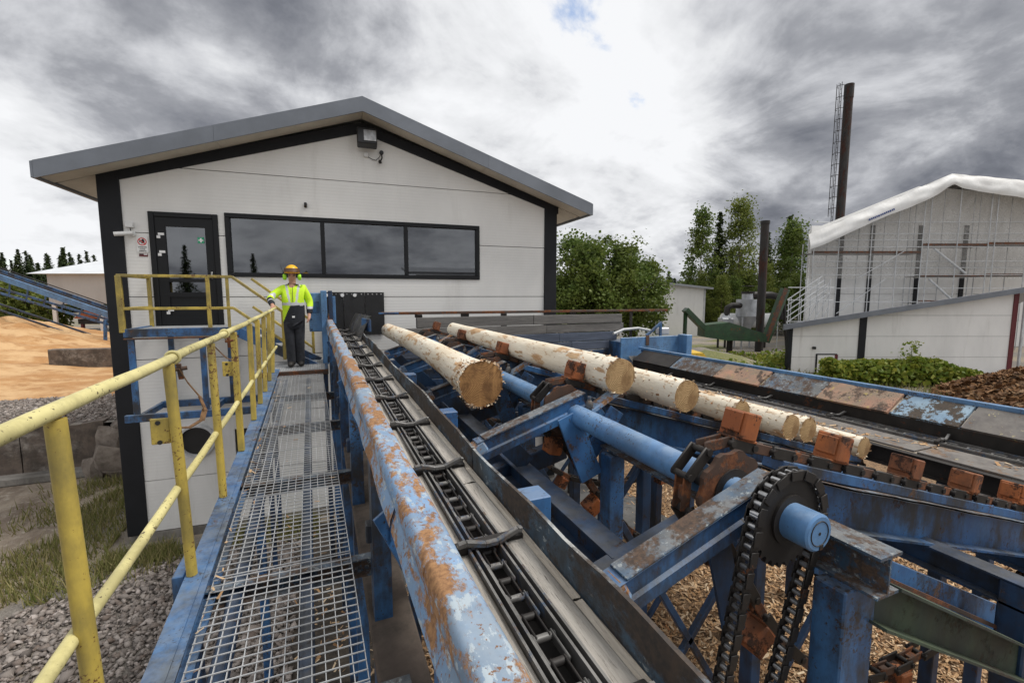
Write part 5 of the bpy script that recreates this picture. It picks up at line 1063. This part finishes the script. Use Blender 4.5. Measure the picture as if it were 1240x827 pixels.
def scatter_obj(name, mat, Q, F): o = scatter_mesh(name, mat, Q, F); me = o.data; bpy.data.objects.remove(o); return me
def conifer_mesh(name, h, w, seed, mat='needle', bare=.12, dens=1.0):
    rs = np.random.default_rng(seed); m = MB(); m.tube([(0, 0, 0), (0, 0, h*.5), (0, 0, h*.98)], [h*.011, h*.007, .01], 7); tm = m.mesh(name+'_trunk', 'bark_trunk', smooth=60); Pq = []; 
    lv = int(h*4.2*dens)
    for i in range(lv):
        f = i/lv; z = h*(bare+(1-bare)*f); L = w/2*(1-f)**.85*rs.uniform(.55, 1.1)+.10
        for b in range(int(rs.integers(7, 11))):
            a = rs.uniform(0, 6.283); Lb = L*rs.uniform(.6, 1.1); nseg = max(2, int(Lb/.17))
            for s_ in range(nseg):
                t = (s_+.6)/nseg; rr = Lb*t; Pq.append((math.cos(a)*rr, math.sin(a)*rr, z-.32*rr*t+.10*rs.normal()))
    P = np.array(Pq); P = P+rs.normal(0, .07, P.shape); Q, F = flakes(P, .40, .5, .38, .5); return tm, scatter_obj(name+'_crown', mat, Q, F)
def plant_tree(name, label, cat, meshes, loc, rz=0, sc=1., group=None):
    t = thing(name, label, cat, loc, group); t.rotation_euler = (0, 0, rz); t.scale = (sc,)*3
    for nm, me in zip(('trunk', 'crown'), meshes): o = bpy.data.objects.new(nm, me); COL.objects.link(o); o.parent = t
    return t
YR, YF = V((.9219, -.3875, 0)), V((.3875, .9219, 0))          # the far yard is laid out on its own grid
def yd(a, D, z=GZ): p = YR*a+YF*D; return V((p.x, p.y, z))
YM = Matrix((YR, YF, V((0, 0, 1)))).transposed()
plant_tree('deciduous_tree', 'round leafy tree beside the right end of the mill', 'tree', tree_mesh('leafy', 9.4, 8.0, 1.2, 260, 26000, .155, 3, 'leaf', 'bark_trunk'), yd(6.6, 34.5), .4)
plant_tree('deciduous_tree', 'lower lighter leafy tree growing against the big round tree', 'tree', tree_mesh('leafy_low', 6.6, 6.2, .6, 160, 13000, .15, 5, 'leaf', 'bark_trunk'), yd(4.6, 33.5), 1.1)
plant_tree('deciduous_tree', 'leafy tree crowding the right flank of the big round tree', 'tree', tree_mesh('leafy_side', 8.0, 6.0, 1.0, 160, 13000, .155, 8, 'leaf', 'bark_trunk'), yd(9.6, 35.5), 2.0)
bm1 = tree_mesh('birch', 14.6, 4.6, 2.2, 150, 8000, .17, 11, 'leaf', 'birch_trunk', 'tall', .13); bm2 = tree_mesh('aspen', 15.5, 6.2, 2.4, 170, 9500, .17, 12, 'leaf_young', 'bark_trunk', 'tall', .15); bm3 = tree_mesh('birch_b', 13, 6.0, 1.5, 170, 9500, .18, 13, 'leaf', 'birch_trunk', 'tall', .14)
cm_ = [conifer_mesh('spruce_a', 14.5, 5.6, 21), conifer_mesh('spruce_b', 12, 6.2, 22), conifer_mesh('pine_c', 15, 5.2, 23, bare=.3, dens=.9), conifer_mesh('spruce_d', 10, 5.6, 24)]
plant_tree('birch_tree', 'slender airy birch behind the green conveyor', 'tree', bm1, yd(22.6, 55), .3); plant_tree('aspen_tree', 'tall pale green young leafed tree behind the black flue pipe', 'tree', bm2, yd(27.4, 55.5), .9)
plant_tree('conifer_tree', 'dark narrow conifer between the airy birch and pale green tree', 'tree', cm_[0], yd(25.1, 56), .1); plant_tree('birch_tree', 'broad birch against the left side of the scaffolded hall', 'tree', bm3, yd(34.0, 56), 1.4, 1.02); plant_tree('conifer_tree', 'dark conifer peering over the wrapped hall eave', 'tree', cm_[2], yd(35.9, 60), .2, .98)
for i, (a, D, k, sc) in enumerate([(20.6, 58, 1, .55), (24.0, 62, 3, .8), (21.8, 64, 1, .65), (26.3, 64, 1, .7), (28.6, 60, 3, .85), (30.4, 62, 1, .72), (31.8, 58, 3, .7), (29.5, 66, 2, .62), (23.3, 60, 3, .72), (33.0, 63, 1, .75), (36.5, 66, 2, .9), (25.5, 59, 3, .62), (27.6, 58, 1, .5), (20.3, 84, 1, .62), (21.7, 88, 3, .7), (22.6, 86, 1, .55), (32.4, 68, 2, .7), (34.8, 70, 0, .75)]):
    plant_tree('conifer_tree', 'dark conifer in the wood behind the dust cyclone', 'tree', cm_[k], yd(a, D), i*.9, sc, 'conifers behind the dust cyclone')
for i, (a, D, s) in enumerate([(23.2, 50.5, .42), (25.0, 51.5, .5), (26.9, 50, .4), (28.8, 52, .5), (30.5, 51, .46), (32.2, 52, .52), (22.0, 53, .45), (27.8, 54, .55)]):
    plant_tree('understory_tree', 'small leafy tree filling the undergrowth behind the dust cyclone', 'tree', bm3 if i % 3 else bm2, yd(a, D), i*1.7, s, 'undergrowth behind the dust cyclone')
for i in range(60):
    a = -80+i*-.40+random.uniform(-.8, .8); D = 84+random.uniform(-7, 9)+(i % 3)*5; plant_tree('conifer_tree', 'dark conifer in the forest edge beyond the sawdust heap', 'tree', cm_[random.choice((0, 1, 2))], yd(a, D, UZ-.3), i*1.3, random.uniform(.62, .86), 'conifers beyond the sawdust heap')
for i, (a, D, s) in enumerate([(-44.8, 42, .52), (-41.2, 40.5, .40), (-47.5, 44, .55), (-40.0, 46, .42)]): plant_tree('bush', 'light green bush behind the blue inclined conveyor', 'bush', tree_mesh('shrub%d' % i, 9, 8, .3, 60, 2200, .5, 30+i, 'leaf_young', 'bark_trunk') if i < 2 else bm_s, yd(a, D, UZ-.1), i, s, 'bushes behind the blue conveyor') if i < 2 else plant_tree('bush', 'light green bush behind the blue inclined conveyor', 'bush', [o.data for o in bpy.data.objects['bush'].children], yd(a, D, UZ-.1), i, s, 'bushes behind the blue conveyor')
# hedge, weeds, bark heap
hd = thing('hedge', 'bright green clipped hedge in front of the low white shed', 'hedge', yd(19.5, 22.6)); n = 9000; a_ = rng.uniform(15.8, 23.3, n); d_ = rng.normal(22.6, .5, n); z_ = rng.uniform(0, 1, n)**.6; prof_ = np.array([1.22+.22*mnoise.noise(V((q*.8, 0, 3)))+.12*mnoise.noise(V((q*2.6, 0, 8)))-max(0, q-21.6)*.4 for q in a_])
d_ = 22.6+(d_-22.6)*np.sqrt(np.maximum(.1, 1.05-z_**2)); Pn = np.array([tuple(yd(a, d, GZ+z*p)-yd(19.5, 22.6)) for a, d, z, p in zip(a_, d_, z_, prof_)]); scatter_mesh('foliage', 'leaf_hedge', *flakes(Pn, .16, .9, .7, .5), parent=hd)['kind'] = 'stuff'
m = MB()
for i in range(14): p = yd(16.2+i*.5, 22.6); m.tube([p, p+V((random.uniform(-.2, .2), 0, .9))], [.03, .01], 5)
p = yd(19.9, 22.5); m.tube([p, p+V((0, 0, 2.1))], [.02, .006], 5); m.build('stems', 'bark_trunk', hd)
Pn = np.array([tuple(yd(19.9+random.gauss(0, .3*(1-t)+.12), 22.5+random.gauss(0, .2), GZ+1.1+1.1*t)-yd(19.5, 22.6)) for t in rng.uniform(0, 1, 160)]); scatter_mesh('sprig', 'leaf_hedge', *flakes(Pn, .10, .9, .6, .5), parent=hd)['kind'] = 'stuff'
def bheap(a, D): d = math.hypot((a-23.6)/5.0, (D-18.6)/4.0); return GZ-.02+1.85*max(0, 1-d)**.85*(1+.15*mnoise.noise(V((a*.7, D*.7, 2))))
bh = thing('bark_heap', 'brown heap of bark at the foot of the low white shed', 'bark heap', yd(22.6, 18.6)); m = MB(); m.grid(lambda u_, v_: yd(16.8+11.6*u_, 14+9.2*v_, bheap(16.8+11.6*u_, 14+9.2*v_)), 50, 40); m.build('heap', 'chip_soil', bh, 180)
a_ = rng.uniform(17.2, 27.8, 11000); d_ = rng.uniform(14.3, 22.8, 11000); Pn = np.array([tuple(yd(a, d, bheap(a, d)+.03)-yd(22.6, 18.6)) for a, d in zip(a_, d_) if bheap(a, d) > GZ]); scatter_mesh('bark_pieces', 'bark', *flakes(Pn, .20, .5, .5, .6), parent=bh)['kind'] = 'stuff'
n = 5200; a_ = rng.uniform(9.5, 21, n); d_ = rng.uniform(24.5, 33, n); k = np.array([mnoise.noise(V((a*.5, d*.5, 6))) for a, d in zip(a_, d_)]) > .02; Pn = np.array([tuple(yd(a, d, GZ)) for a, d in zip(a_[k], d_[k])])
struct(tag(scatter_mesh('weeds', 'leaf_hedge', *flakes(Pn+np.array([0, 0, .25])*rng.uniform(0, 2.2, (len(Pn), 1)), .22, .9, .5, .5)), 'yellow green weeds growing on the rough ground below the green conveyor', 'weeds'), 'stuff')
struct(tag(scatter_mesh('rough_grass', 'grass', *blades(np.array([tuple(yd(a, d, GZ)) for a, d in zip(rng.uniform(8, 24, 7000), rng.uniform(19, 34, 7000))]), .30, .05)), 'thin dry grass on the rough ground beyond the intake conveyor', 'grass'), 'stuff')
m = MB(); m.grid(lambda u_, v_: yd(8.5+8.5*u_, 26+8*v_, GZ-.02+1.1*max(0, 1-math.hypot((u_-.5)*2, (v_-.5)*2))*(1+.4*mnoise.noise(V((u_*5, v_*5, 1))))), 24, 20); struct(m.build('ground_mound', 'ground', smooth=180))

# ---------------------------------------------------------------- buildings and plant on the right
def ybox(m, a0, a1, d0, d1, z0, z1, ch=0.): return m.box(yd((a0+a1)/2, (d0+d1)/2, (z0+z1)/2), (a1-a0, d1-d0, z1-z0), YM, ch)
def ypoly(name, mt, parent, pts, d0, d1, sk=0., fall=0.):    # polygon in the (a, z) plane extruded in depth
    n = len(pts); m = MB(); m.add([yd(a, d0, z) for a, z in pts]+[yd(a+sk*(d1-d0), d1, z-fall*(d1-d0)) for a, z in pts], [tuple(range(n)), tuple(range(n, 2*n))[::-1]]+[(i, n+i, n+(i+1) % n, (i+1) % n) for i in range(n)]); return m.build(name, mt, parent)
sh = thing('low_shed', 'low white panelled shed with rising grey roof edge behind the hedge', 'building', yd(22, 26)); rz_ = lambda a: -1.80+.157*(a-15.9)
for a0, a1, mtc in ((16.05, 19.9, 0), (20.25, 28.55, 0)):
    zc_ = [GZ, -3.55, -2.35, -1.15, 0.05, 1.2]
    for z0, z1 in zip(zc_, zc_[1:]):
        pts = [(a0, z0+.008), (a1, z0+.008), (a1, min(z1-.008, rz_(a1)-.02)), (a0, min(z1-.008, rz_(a0)-.02))]
        if rz_(a1)-.02 <= z0+.02: continue
        if rz_(a0)-.02 < z0+.008: a_s = 15.9+(z0+.03+1.80)/.157; pts = [(a_s, z0+.008), (a1, z0+.008), (a1, min(z1-.008, rz_(a1)-.02))]
        elif rz_(a0)-.02 < z1 < rz_(a1)-.02: a_s = 15.9+(z1+.012+1.80)/.157; pts = [pts[0], pts[1], (a1, z1-.008), (a_s, z1-.008), (a0, rz_(a0)-.02)]
        ypoly('wall_panel', 'panel_plain', sh, pts, 26, 26.12)
ypoly('wall_core', 'trim', sh, [(16.0, GZ), (28.8, GZ), (28.8, rz_(28.8)-.04), (16.0, rz_(16)-.04)], 26.05, 36, .85, .16)
for a0, a1 in ((15.85, 16.07), (19.88, 20.27), (28.55, 28.8)): ypoly('column', 'trim' if a0 < 28 else 'red_dark', sh, [(a0, GZ), (a1, GZ), (a1, rz_(a1)), (a0, rz_(a0))], 25.94, 26.2)
ypoly('roof_edge', 'fascia', sh, [(15.2, rz_(15.2)-.03), (30.5, rz_(30.5)-.03), (30.5, rz_(30.5)+.27), (15.2, rz_(15.2)+.27)], 25.4, 25.5); ypoly('roof', 'roof_metal', sh, [(15.2, rz_(15.2)+.14), (30.5, rz_(30.5)+.14), (30.5, rz_(30.5)+.26), (15.2, rz_(15.2)+.26)], 25.5, 37, .85, .15)
m = MB(); ybox(m, 17.5, 18.7, 25.95, 26.02, GZ, -3.35); dr = m.build('door', 'trim', sh); m = MB(); ybox(m, 17.57, 18.55, 25.93, 26.0, GZ, -3.42); m.build('door_leaf', 'panel_plain', dr); m = MB(); ybox(m, 18.55, 18.72, 25.91, 25.97, -4.1, -3.4); m.build('red_post', 'red_dark', dr)
m = MB(); ybox(m, 17.25, 17.42, 25.85, 26.0, -3.08, -2.93, .03); m.build('wall_lamp', 'black_plastic', sh); m = MB(); ybox(m, 28.9, 29.0, 25.7, 25.8, GZ, .3); m.build('downpipe', 'galv', sh)
# hall under scaffolding and tarpaulin
hl_ = thing('wrapped_hall', 'tall white hall wrapped in scaffold sheeting under a white tarpaulin roof', 'building', yd(36, 44)); hz_ = lambda a: 4.9+(a-23.8)*.426 if a < 34.6 else 9.5-(a-34.6)*.09
for a0, a1 in ((25.6, 28.0), (28.35, 30.6), (30.95, 34.7), (35.05, 38.6), (38.95, 47)):
    for z0, z1 in ((GZ, -2.2), (-2.2, .1), (.1, 2.4), (2.4, 4.7), (4.7, 5.9)):
        m = MB(); ybox(m, a0, a1, 39.6, 39.8, z0+.015, z1-.015); m.build('wall_panel', 'panel_plain', hl_)
for a0 in (28.0, 30.6, 34.7, 38.6): m = MB(); ybox(m, a0, a0+.35, 39.5, 39.75, GZ, 5.9); m.build('column', 'trim', hl_)
ypoly('hall_core', 'panel_plain', hl_, [(25.5, GZ), (47, GZ), (47, 8.3), (34.6, 9.2), (25.5, 5.5)], 39.82, 60, .85)
def tarp_fn(sg):
    a0, a1 = (34.6, 23.6) if sg < 0 else (34.6, 48)
    def fn(u_, v_): a = a0+(a1-a0)*u_; return yd(a+.85*v_*22, 36.9+v_*22, hz_(a)-.6*v_+.05*math.sin(u_*9)*math.sin(v_*26)+.04*mnoise.noise(V((a*.5, v_*9, 2))))
    return fn
tp = MB().grid(tarp_fn(-1), 20, 30).grid(tarp_fn(1), 20, 30).build('tarpaulin', 'tarp', hl_, 180)
m = MB()
def hem(u_, v_):
    a = 23.6+24.4*u_; drop = (1.15+.22*mnoise.noise(V((a*.30, 0, 4)))+.45*max(0, (a-34.6)/9)+.25*math.exp(-(a-25)**2*.5)-.25*math.exp(-(a-34.4)**2*2.2)); return yd(a, 36.9-.35*math.sin(v_*2.2)+.09*mnoise.noise(V((a*.9, v_*3, 7))), hz_(a)-drop*v_+.015*mnoise.noise(V((a*1.4, v_, 1))))
m.grid(hem, 120, 8); m.build('tarpaulin_hem', 'tarp', tp, 180)
bx = []
for i, wd in enumerate([.16, .12, .10, .13, .10, .16, .11, .12, .14, .10, .12, .15, .10, .12]): bx.append(wd)
m = MB(); a = 28.0
for wd in bx: m.box(yd(a+wd/2, 36.50, hz_(a)-.80), (wd*.75, .02, .14), YM @ Matrix.Rotation(R(-23), 3, 'Y')); a += wd+.02
m.build('tarpaulin_lettering', 'mark_blue', tp)
m = MB(); m.grid(lambda u_, v_: yd(24.0+21*u_, 37.35+.10*mnoise.noise(V((u_*14, v_*6, 3))), 1.35+(hz_(24.0+21*u_)-.8-1.35)*v_), 60, 24); m.build('scaffold_sheet', 'net', hl_, 180)
m = MB(); m.grid(lambda u_, v_: yd(24.0+.85*14*u_+.06*mnoise.noise(V((u_*9, v_*6, 3))), 37.4+14*u_, 1.35+3.3*v_), 20, 12); m.build('scaffold_sheet', 'net', hl_, 180)
sf = thing('scaffold', 'steel tube scaffold with plank decks standing against the wrapped hall', 'scaffold', yd(33, 38)); TT = .035
def stube(p, q, nm='tube', r_=TT): return MB().cyl(yd(*p), yd(*q), r_, 6).build(nm, 'galv', sf, 40)
for a in (24.3, 26.3, 28.9, 31.0, 33.0, 33.5, 35.8, 38.3, 38.8, 41.4, 44):
    for D in (37.2, 38.6): stube((a, D, GZ if a > 23 else 0), (a, D, hz_(a)-.9), 'standard')
for z in (-.55, .55, 1.62, 2.2, 2.7, 3.85, 4.4, 4.9, 5.8):
    stube((24.2, 37.22, z), (46, 37.22, z+.02), 'ledger', .03)
for a0, a1, z in ((24.2, 33.0, 3.35), (33.0, 38.3, 3.95), (38.3, 46, 4.05), (33.0, 38.3, 1.5), (38.3, 46, 1.55), (33, 38.3, -.6)):
    m = MB(); m.box(yd((a0+a1)/2, 38.1, z), (a1-a0, 1.0, .06), YM); m.build('deck_plank', 'timber_grey', sf); m = MB(); m.box(yd((a0+a1)/2, 37.24, z+.10), (a1-a0, .03, .17), YM); m.build('toe_board', 'steel_rust', sf)
for p, q in (((33.9, 37.1, 3.7), (36.6, 37.1, 1.75)), ((33.7, 37.1, 1.3), (36.1, 37.1, -.7)), ((28.0, 37.1, 1.4), (31.5, 37.1, 3.5)), ((26.4, 37.1, -1.5), (30.2, 37.1, 1.3))): stube(p, q, 'diagonal', .075 if p[0] > 33 else .03)
st_ = thing('scaffold_stair', 'open scaffold stair tower at the corner of the wrapped hall', 'scaffold', yd(21.6, 33.5))
for a in (20.0, 20.9, 22.0, 22.9):
    for D in (33.0, 34.2): MB().cyl(yd(a, D, GZ), yd(a, D, 1.2 if a > 21 else -.2), .032, 6).build('standard', 'galv', st_, 40)
for i in range(5): MB().cyl(yd(19.9, 33.0, -2.0+i*.42), yd(22.9-.15*i, 33.0, .15+i*.30), .036, 6).build('stair_tube', 'galv', st_, 40)
for i in range(3): MB().cyl(yd(21.4+.5*i, 33.05, -1.9), yd(22.9, 33.05, .9-.9*i), .032, 6).build('brace', 'galv', st_, 40)
for z in (-1.9, -.35, .55): MB().cyl(yd(19.9, 33.0, z), yd(23.2, 33.0, z), .03, 6).build('ledger', 'galv', st_, 40)
# chimneys
ch_ = thing('tall_chimney', 'tall dark brown steel chimney with caged ladder behind the wrapped hall', 'chimney', yd(42.3, 60)); MB().tube([yd(42.3, 60, GZ), yd(42.3, 60, 26.2)], .50, 24).build('stack', 'black_pipe', ch_, 40); MB().tube([yd(42.3, 60, 24.6), yd(42.3, 60, 26.25)], .54, 24).build('stack_cap', 'black_pipe', ch_, 40)
ldr = MB()
for da in (-.22, .22): ldr.cyl(yd(41.0+da*.2, 59.6+da, 2), yd(41.0+da*.2, 59.6+da, 26.3), .04, 5)
for z in np.arange(3, 26, .5): ldr.cyl(yd(40.96, 59.38, z), yd(41.04, 59.82, z), .025, 5)
ldr = ldr.build('ladder', 'steel_dark', ch_)
for z in np.arange(11, 26.4, 1.35):
    MB().tube([yd(41.0+.1-.55*math.cos(t), 59.6+.5*math.sin(t), z) for t in [-1.5+k*.3 for k in range(11)]], .035, 5).build('cage_hoop', 'steel_dark', ldr)
m = MB()
for t in (-1.0, -.4, .4, 1.0): m.cyl(yd(41.1-.55*math.cos(t), 59.6+.5*math.sin(t), 10), yd(41.1-.55*math.cos(t), 59.6+.5*math.sin(t), 26.2), .022, 5)
m.build('cage_bar', 'steel_dark', ldr)
pl = thing('flue_pipe', 'slim black flue pipe standing in front of the dust cyclone', 'chimney', yd(19.65, 36)); MB().tube([yd(19.66, 36, GZ), yd(19.62, 36, 5.65)], .30, 16).build('pipe', 'black_pipe', pl, 40); MB().tube([yd(19.62, 36, 5.5), yd(19.62, 36, 5.72)], .34, 16).build('cap', 'steel_dark', pl, 40)
# cyclone and drum
cy = thing('dust_cyclone', 'grey dust cyclone with curved ducts and horizontal drum behind the flue pipe', 'cyclone', yd(19.6, 38.3)); c_ = lambda z: yd(19.75, 38.3, z)
MB().tube([c_(-1.75), c_(-.35)], .86, 20).build('cyclone_drum', 'tank', cy, 40); MB().tube([c_(-.35), c_(.15)], .45, 18).build('cyclone_neck', 'tank', cy, 40); MB().tube([c_(.12), c_(.30)], .52, 18).build('cyclone_cap', 'steel_dark', cy, 40); MB().tube([c_(-3.1), c_(-1.75)], [.22, .84], 20).build('cyclone_cone', 'tank', cy, 40)
MB().tube([yd(20.0, 38.2, .0), yd(21.6, 38.2, 0), yd(22.3, 38.2, -.15), yd(22.6, 38.2, -.9), yd(22.6, 38.2, -2)], .30, 12).build('duct', 'steel_dark', cy, 50); MB().tube([yd(19.2, 38, -.85), yd(18.3, 38, -.85), yd(17.95, 38, -1.05), yd(17.9, 38, -1.7)], .24, 12).build('duct', 'steel_dark', cy, 50)
MB().tube([yd(18.0, 38.9, -2.15), yd(22.2, 38.9, -2.15)], .62, 18).build('drum', 'sheet_white', cy, 40); m = MB(); ybox(m, 17.4, 18.35, 37.6, 38.5, -3.0, -1.9, .04); m.build('hopper', 'tank', cy); m = MB(); m.tube([yd(17.88, 38.05, -1.9), yd(17.88, 38.05, -1.5)], [.55, .2], 4); m.build('hopper_top', 'tank', cy)
for a in (19.1, 20.4): 
    for D in (37.7, 38.9): m = MB(); m.cyl(yd(a, D, GZ), yd(a, D, -1.8), .07, 6); m.build('leg', 'tank', cy)
for a in (17.6, 18.2, 21.6): MB().cyl(yd(a, 38.7, GZ), yd(a, 38.7, -2.5), .09, 6).build('leg', 'steel_dark', cy)
m = MB(); m.tube([c_(.3)+YR*(.45*math.cos(t)) +YF*(.45*math.sin(t))+V((0, 0, .45)) for t in [k*.7 for k in range(9)]], .03, 5, closed=True); m.build('hand_ring', 'steel_dark', cy)
# green drag conveyor
gc = thing('green_conveyor', 'green drag conveyor with low hopper trough and steep raised arm', 'conveyor', yd(17, 34)); 
ypoly('hopper', 'green', gc, [(14.3, -3.1), (14.3, -2.2), (16.1, -2.0), (18.8, -2.85), (19.0, -3.45), (16, -3.35)], 33.6, 35.0); MB().seg(yd(12.9, 34, -1.05), yd(14.5, 34, -2.6), .75, .36, ch=.02).build('inlet_arm', 'green', gc); MB().seg(yd(19.05, 34.1, -3.5), yd(20.35, 34.1, .45), .6, .34, up=(1, 0, 0), ch=.02).build('raised_arm', 'green', gc); MB().seg(yd(18.93, 33.72, -3.4), yd(20.2, 33.72, .5), .05, .42, up=(1, 0, 0)).build('arm_rim', 'steel_rust', gc)
MB().seg(yd(12.95, 34, -1.3), yd(12.95, 34, GZ), .2, .2, up=(0, 1, 0)).build('leg', 'green', gc); MB().seg(yd(20.4, 34.3, -.2), yd(20.9, 34.3, GZ), .15, .15, up=(0, 1, 0)).build('leg', 'steel_dark', gc); MB().seg(yd(16.5, 34.3, -3.2), yd(16.5, 34.3, GZ), .3, .3, up=(0, 1, 0)).build('leg', 'steel_dark', gc)
wbd = thing('white_store', 'plain white store building with grey roof between round tree and conifers', 'building', yd(17.5, 52)); m = MB(); ybox(m, 12, 21.1, 50, 60, GZ, .75); m.build('wall', 'panel_plain', wbd); ypoly('roof', 'roof_metal', wbd, [(11.5, 1.75), (21.7, .62), (21.7, .82), (11.5, 1.95)], 49.3, 60.5); ypoly('gable', 'panel_plain', wbd, [(12.1, .76), (21.0, .76), (12.1, 1.70)], 50.02, 59.9); m = MB(); ybox(m, 20.95, 21.14, 49.93, 50.1, GZ, .7); m.build('corner_trim', 'galv', wbd)
yb = thing('yellow_bucket', 'yellow loader bucket lying on the rough ground beyond the blue end box', 'bucket', yd(9.8, 24)); ypoly('shell', 'yellow_bag', yb, [(9.1, -3.62), (10.1, -3.66), (10.25, -3.30), (10.0, -3.0), (9.2, -3.02)], 23.6, 25.0); m = MB(); ybox(m, 9.3, 10.3, 23.4, 23.6, -3.7, -3.55, .03); m.build('cutting_edge', 'steel_dark', yb); m = MB(); ybox(m, 9.0, 10.3, 23.5, 25.0, GZ, -3.7, .05); m.build('pallet', 'timber_grey', yb)

# ---------------------------------------------------------------- left side: store on posts, blue inclined conveyor
lb = thing('raised_store', 'grey corrugated store on posts with white roof beyond the sawdust heap', 'building', yd(-36, 40, UZ)); m = MB(); ybox(m, -38.5, -31, 38, 46, -.75, 1.75); m.build('wall', 'panel_grey', lb)
m = MB(); m.add([yd(-39.6, 37.4, 1.75), yd(-30, 37.4, 1.75), yd(-30, 47, 1.75), yd(-39.6, 47, 1.75), yd(-36.0, 42, 3.4), yd(-33, 42, 3.4)], [(0, 1, 5, 4), (1, 2, 5), (2, 3, 4, 5), (3, 0, 4), (3, 2, 1, 0)]); m.build('roof', 'roof_light', lb)
for a in (-38.3, -34.4, -31.2):
    for D in (38.2, 45.6): m = MB(); m.seg(yd(a, D, -.75), yd(a, D, UZ-.1), .25, .25, up=(0, 1, 0)); m.build('post', 'sheet_white', lb)
om = thing('orange_machine', 'orange sorting machine standing in the shade under the raised store', 'machine', yd(-36, 40, UZ)); ypoly('hood', 'orange_machine', om, [(-37.8, -2.0), (-33.8, -2.0), (-34.0, -1.4), (-36.6, -1.15)], 39.2, 41); m = MB(); ybox(m, -37.6, -34, 39.4, 41, -2.5, -2.05); m.build('frame', 'steel_dark', om)
for a in (-37.4, -34.2): m = MB(); ybox(m, a, a+.2, 39.4, 39.6, UZ-.1, -2.5); m.build('leg', 'red_dark', om)
bc = thing('blue_inclined_conveyor', 'long blue inclined lattice conveyor rising over the sawdust heap', 'conveyor', yd(-26, 26, UZ))
pa, pb = yd(-33.5, 27.3, 2.15), yd(-22.4, 26, -1.35)
for D, mt in ((0, 'blue_clean'), (.9, 'blue')): MB().seg(pa+YF*D, pb+YF*D, .10, .34, ch=.01).build('side_beam', mt, bc)
for D in (-.06, .9): MB().seg(pa+YF*D+V((0, 0, .28)), pb+YF*D+V((0, 0, .28)), .05, .05).build('belt_edge', 'steel_dark', bc)
la, lb2 = yd(-33.5, 27.3, .1), yd(-23.2, 26, -2.95)
for D in (0, .9): MB().seg(la+YF*D, lb2+YF*D, .07, .10).build('lower_chord', 'blue_dark', bc)
ma, mb_ = yd(-33.5, 27.3, 1.0), yd(-22.8, 26, -1.75)
for D in (0, .9): MB().seg(ma+YF*D, mb_+YF*D, .07, .12).build('middle_chord', 'blue', bc)
for i in range(9): t = .06+i*.105; MB().seg(pa.lerp(pb, t), ma.lerp(mb_, t), .06, .06, up=(0, 1, 0)).build('hanger', 'blue', bc)
for a in (-23.4, -22.6):
    for D in (26, 26.9): MB().seg(yd(a+.15, D, -1.4), yd(a, D, UZ-.1), .14, .14, up=(0, 1, 0)).build('leg', 'blue', bc)

# ---------------------------------------------------------------- what the mill windows mirror: the yard behind the photographer
bs = thing('log_shed', 'grey corrugated log shed on the yard behind the walkway', 'building', (10, -24, GZ)); MB().box((15.5, -24, GZ+3.1), (22, 8, 6.2), None).build('wall', 'panel_grey', bs); m = MB(); m.seg((15.5, -28.5, GZ+7.2), (15.5, -19.2, GZ+6.3), 23.5, .2); m.build('roof', 'roof_metal', bs)
for i, (x, y, k, s) in enumerate([(-35, -88, 0, 1.0), (-29, -91, 1, .95), (-24, -93, 2, .9), (-14, -98, 0, .7), (-42, -90, 1, 1.05), (-8, -95, 3, .8), (0, -98, 1, .7), (9, -95, 0, .6)]): plant_tree('conifer_tree', 'dark conifer on the yard edge mirrored in the mill door glass', 'tree', cm_[k], (x, y, GZ), i, s, 'conifers mirrored in the mill glass')
# distant wood all round the yard, one dark mass
n = 26000; th = rng.uniform(R(-75), R(100), n); rr = rng.uniform(128, 150, n); hh = np.array([7.5+3.0*mnoise.noise(V((t*22, 0, 1)))+2.6*mnoise.noise(V((t*95, 3, 1))) for t in th]); zz = GZ+hh*rng.uniform(0, 1, n)**.8
struct(tag(scatter_mesh('far_wood', 'needle', *flakes(np.stack([np.sin(th)*rr, np.cos(th)*rr, zz], 1), 1.7, .8, .5, .5)), 'dark distant wood closing the horizon behind the yard', 'wood'), 'stuff')
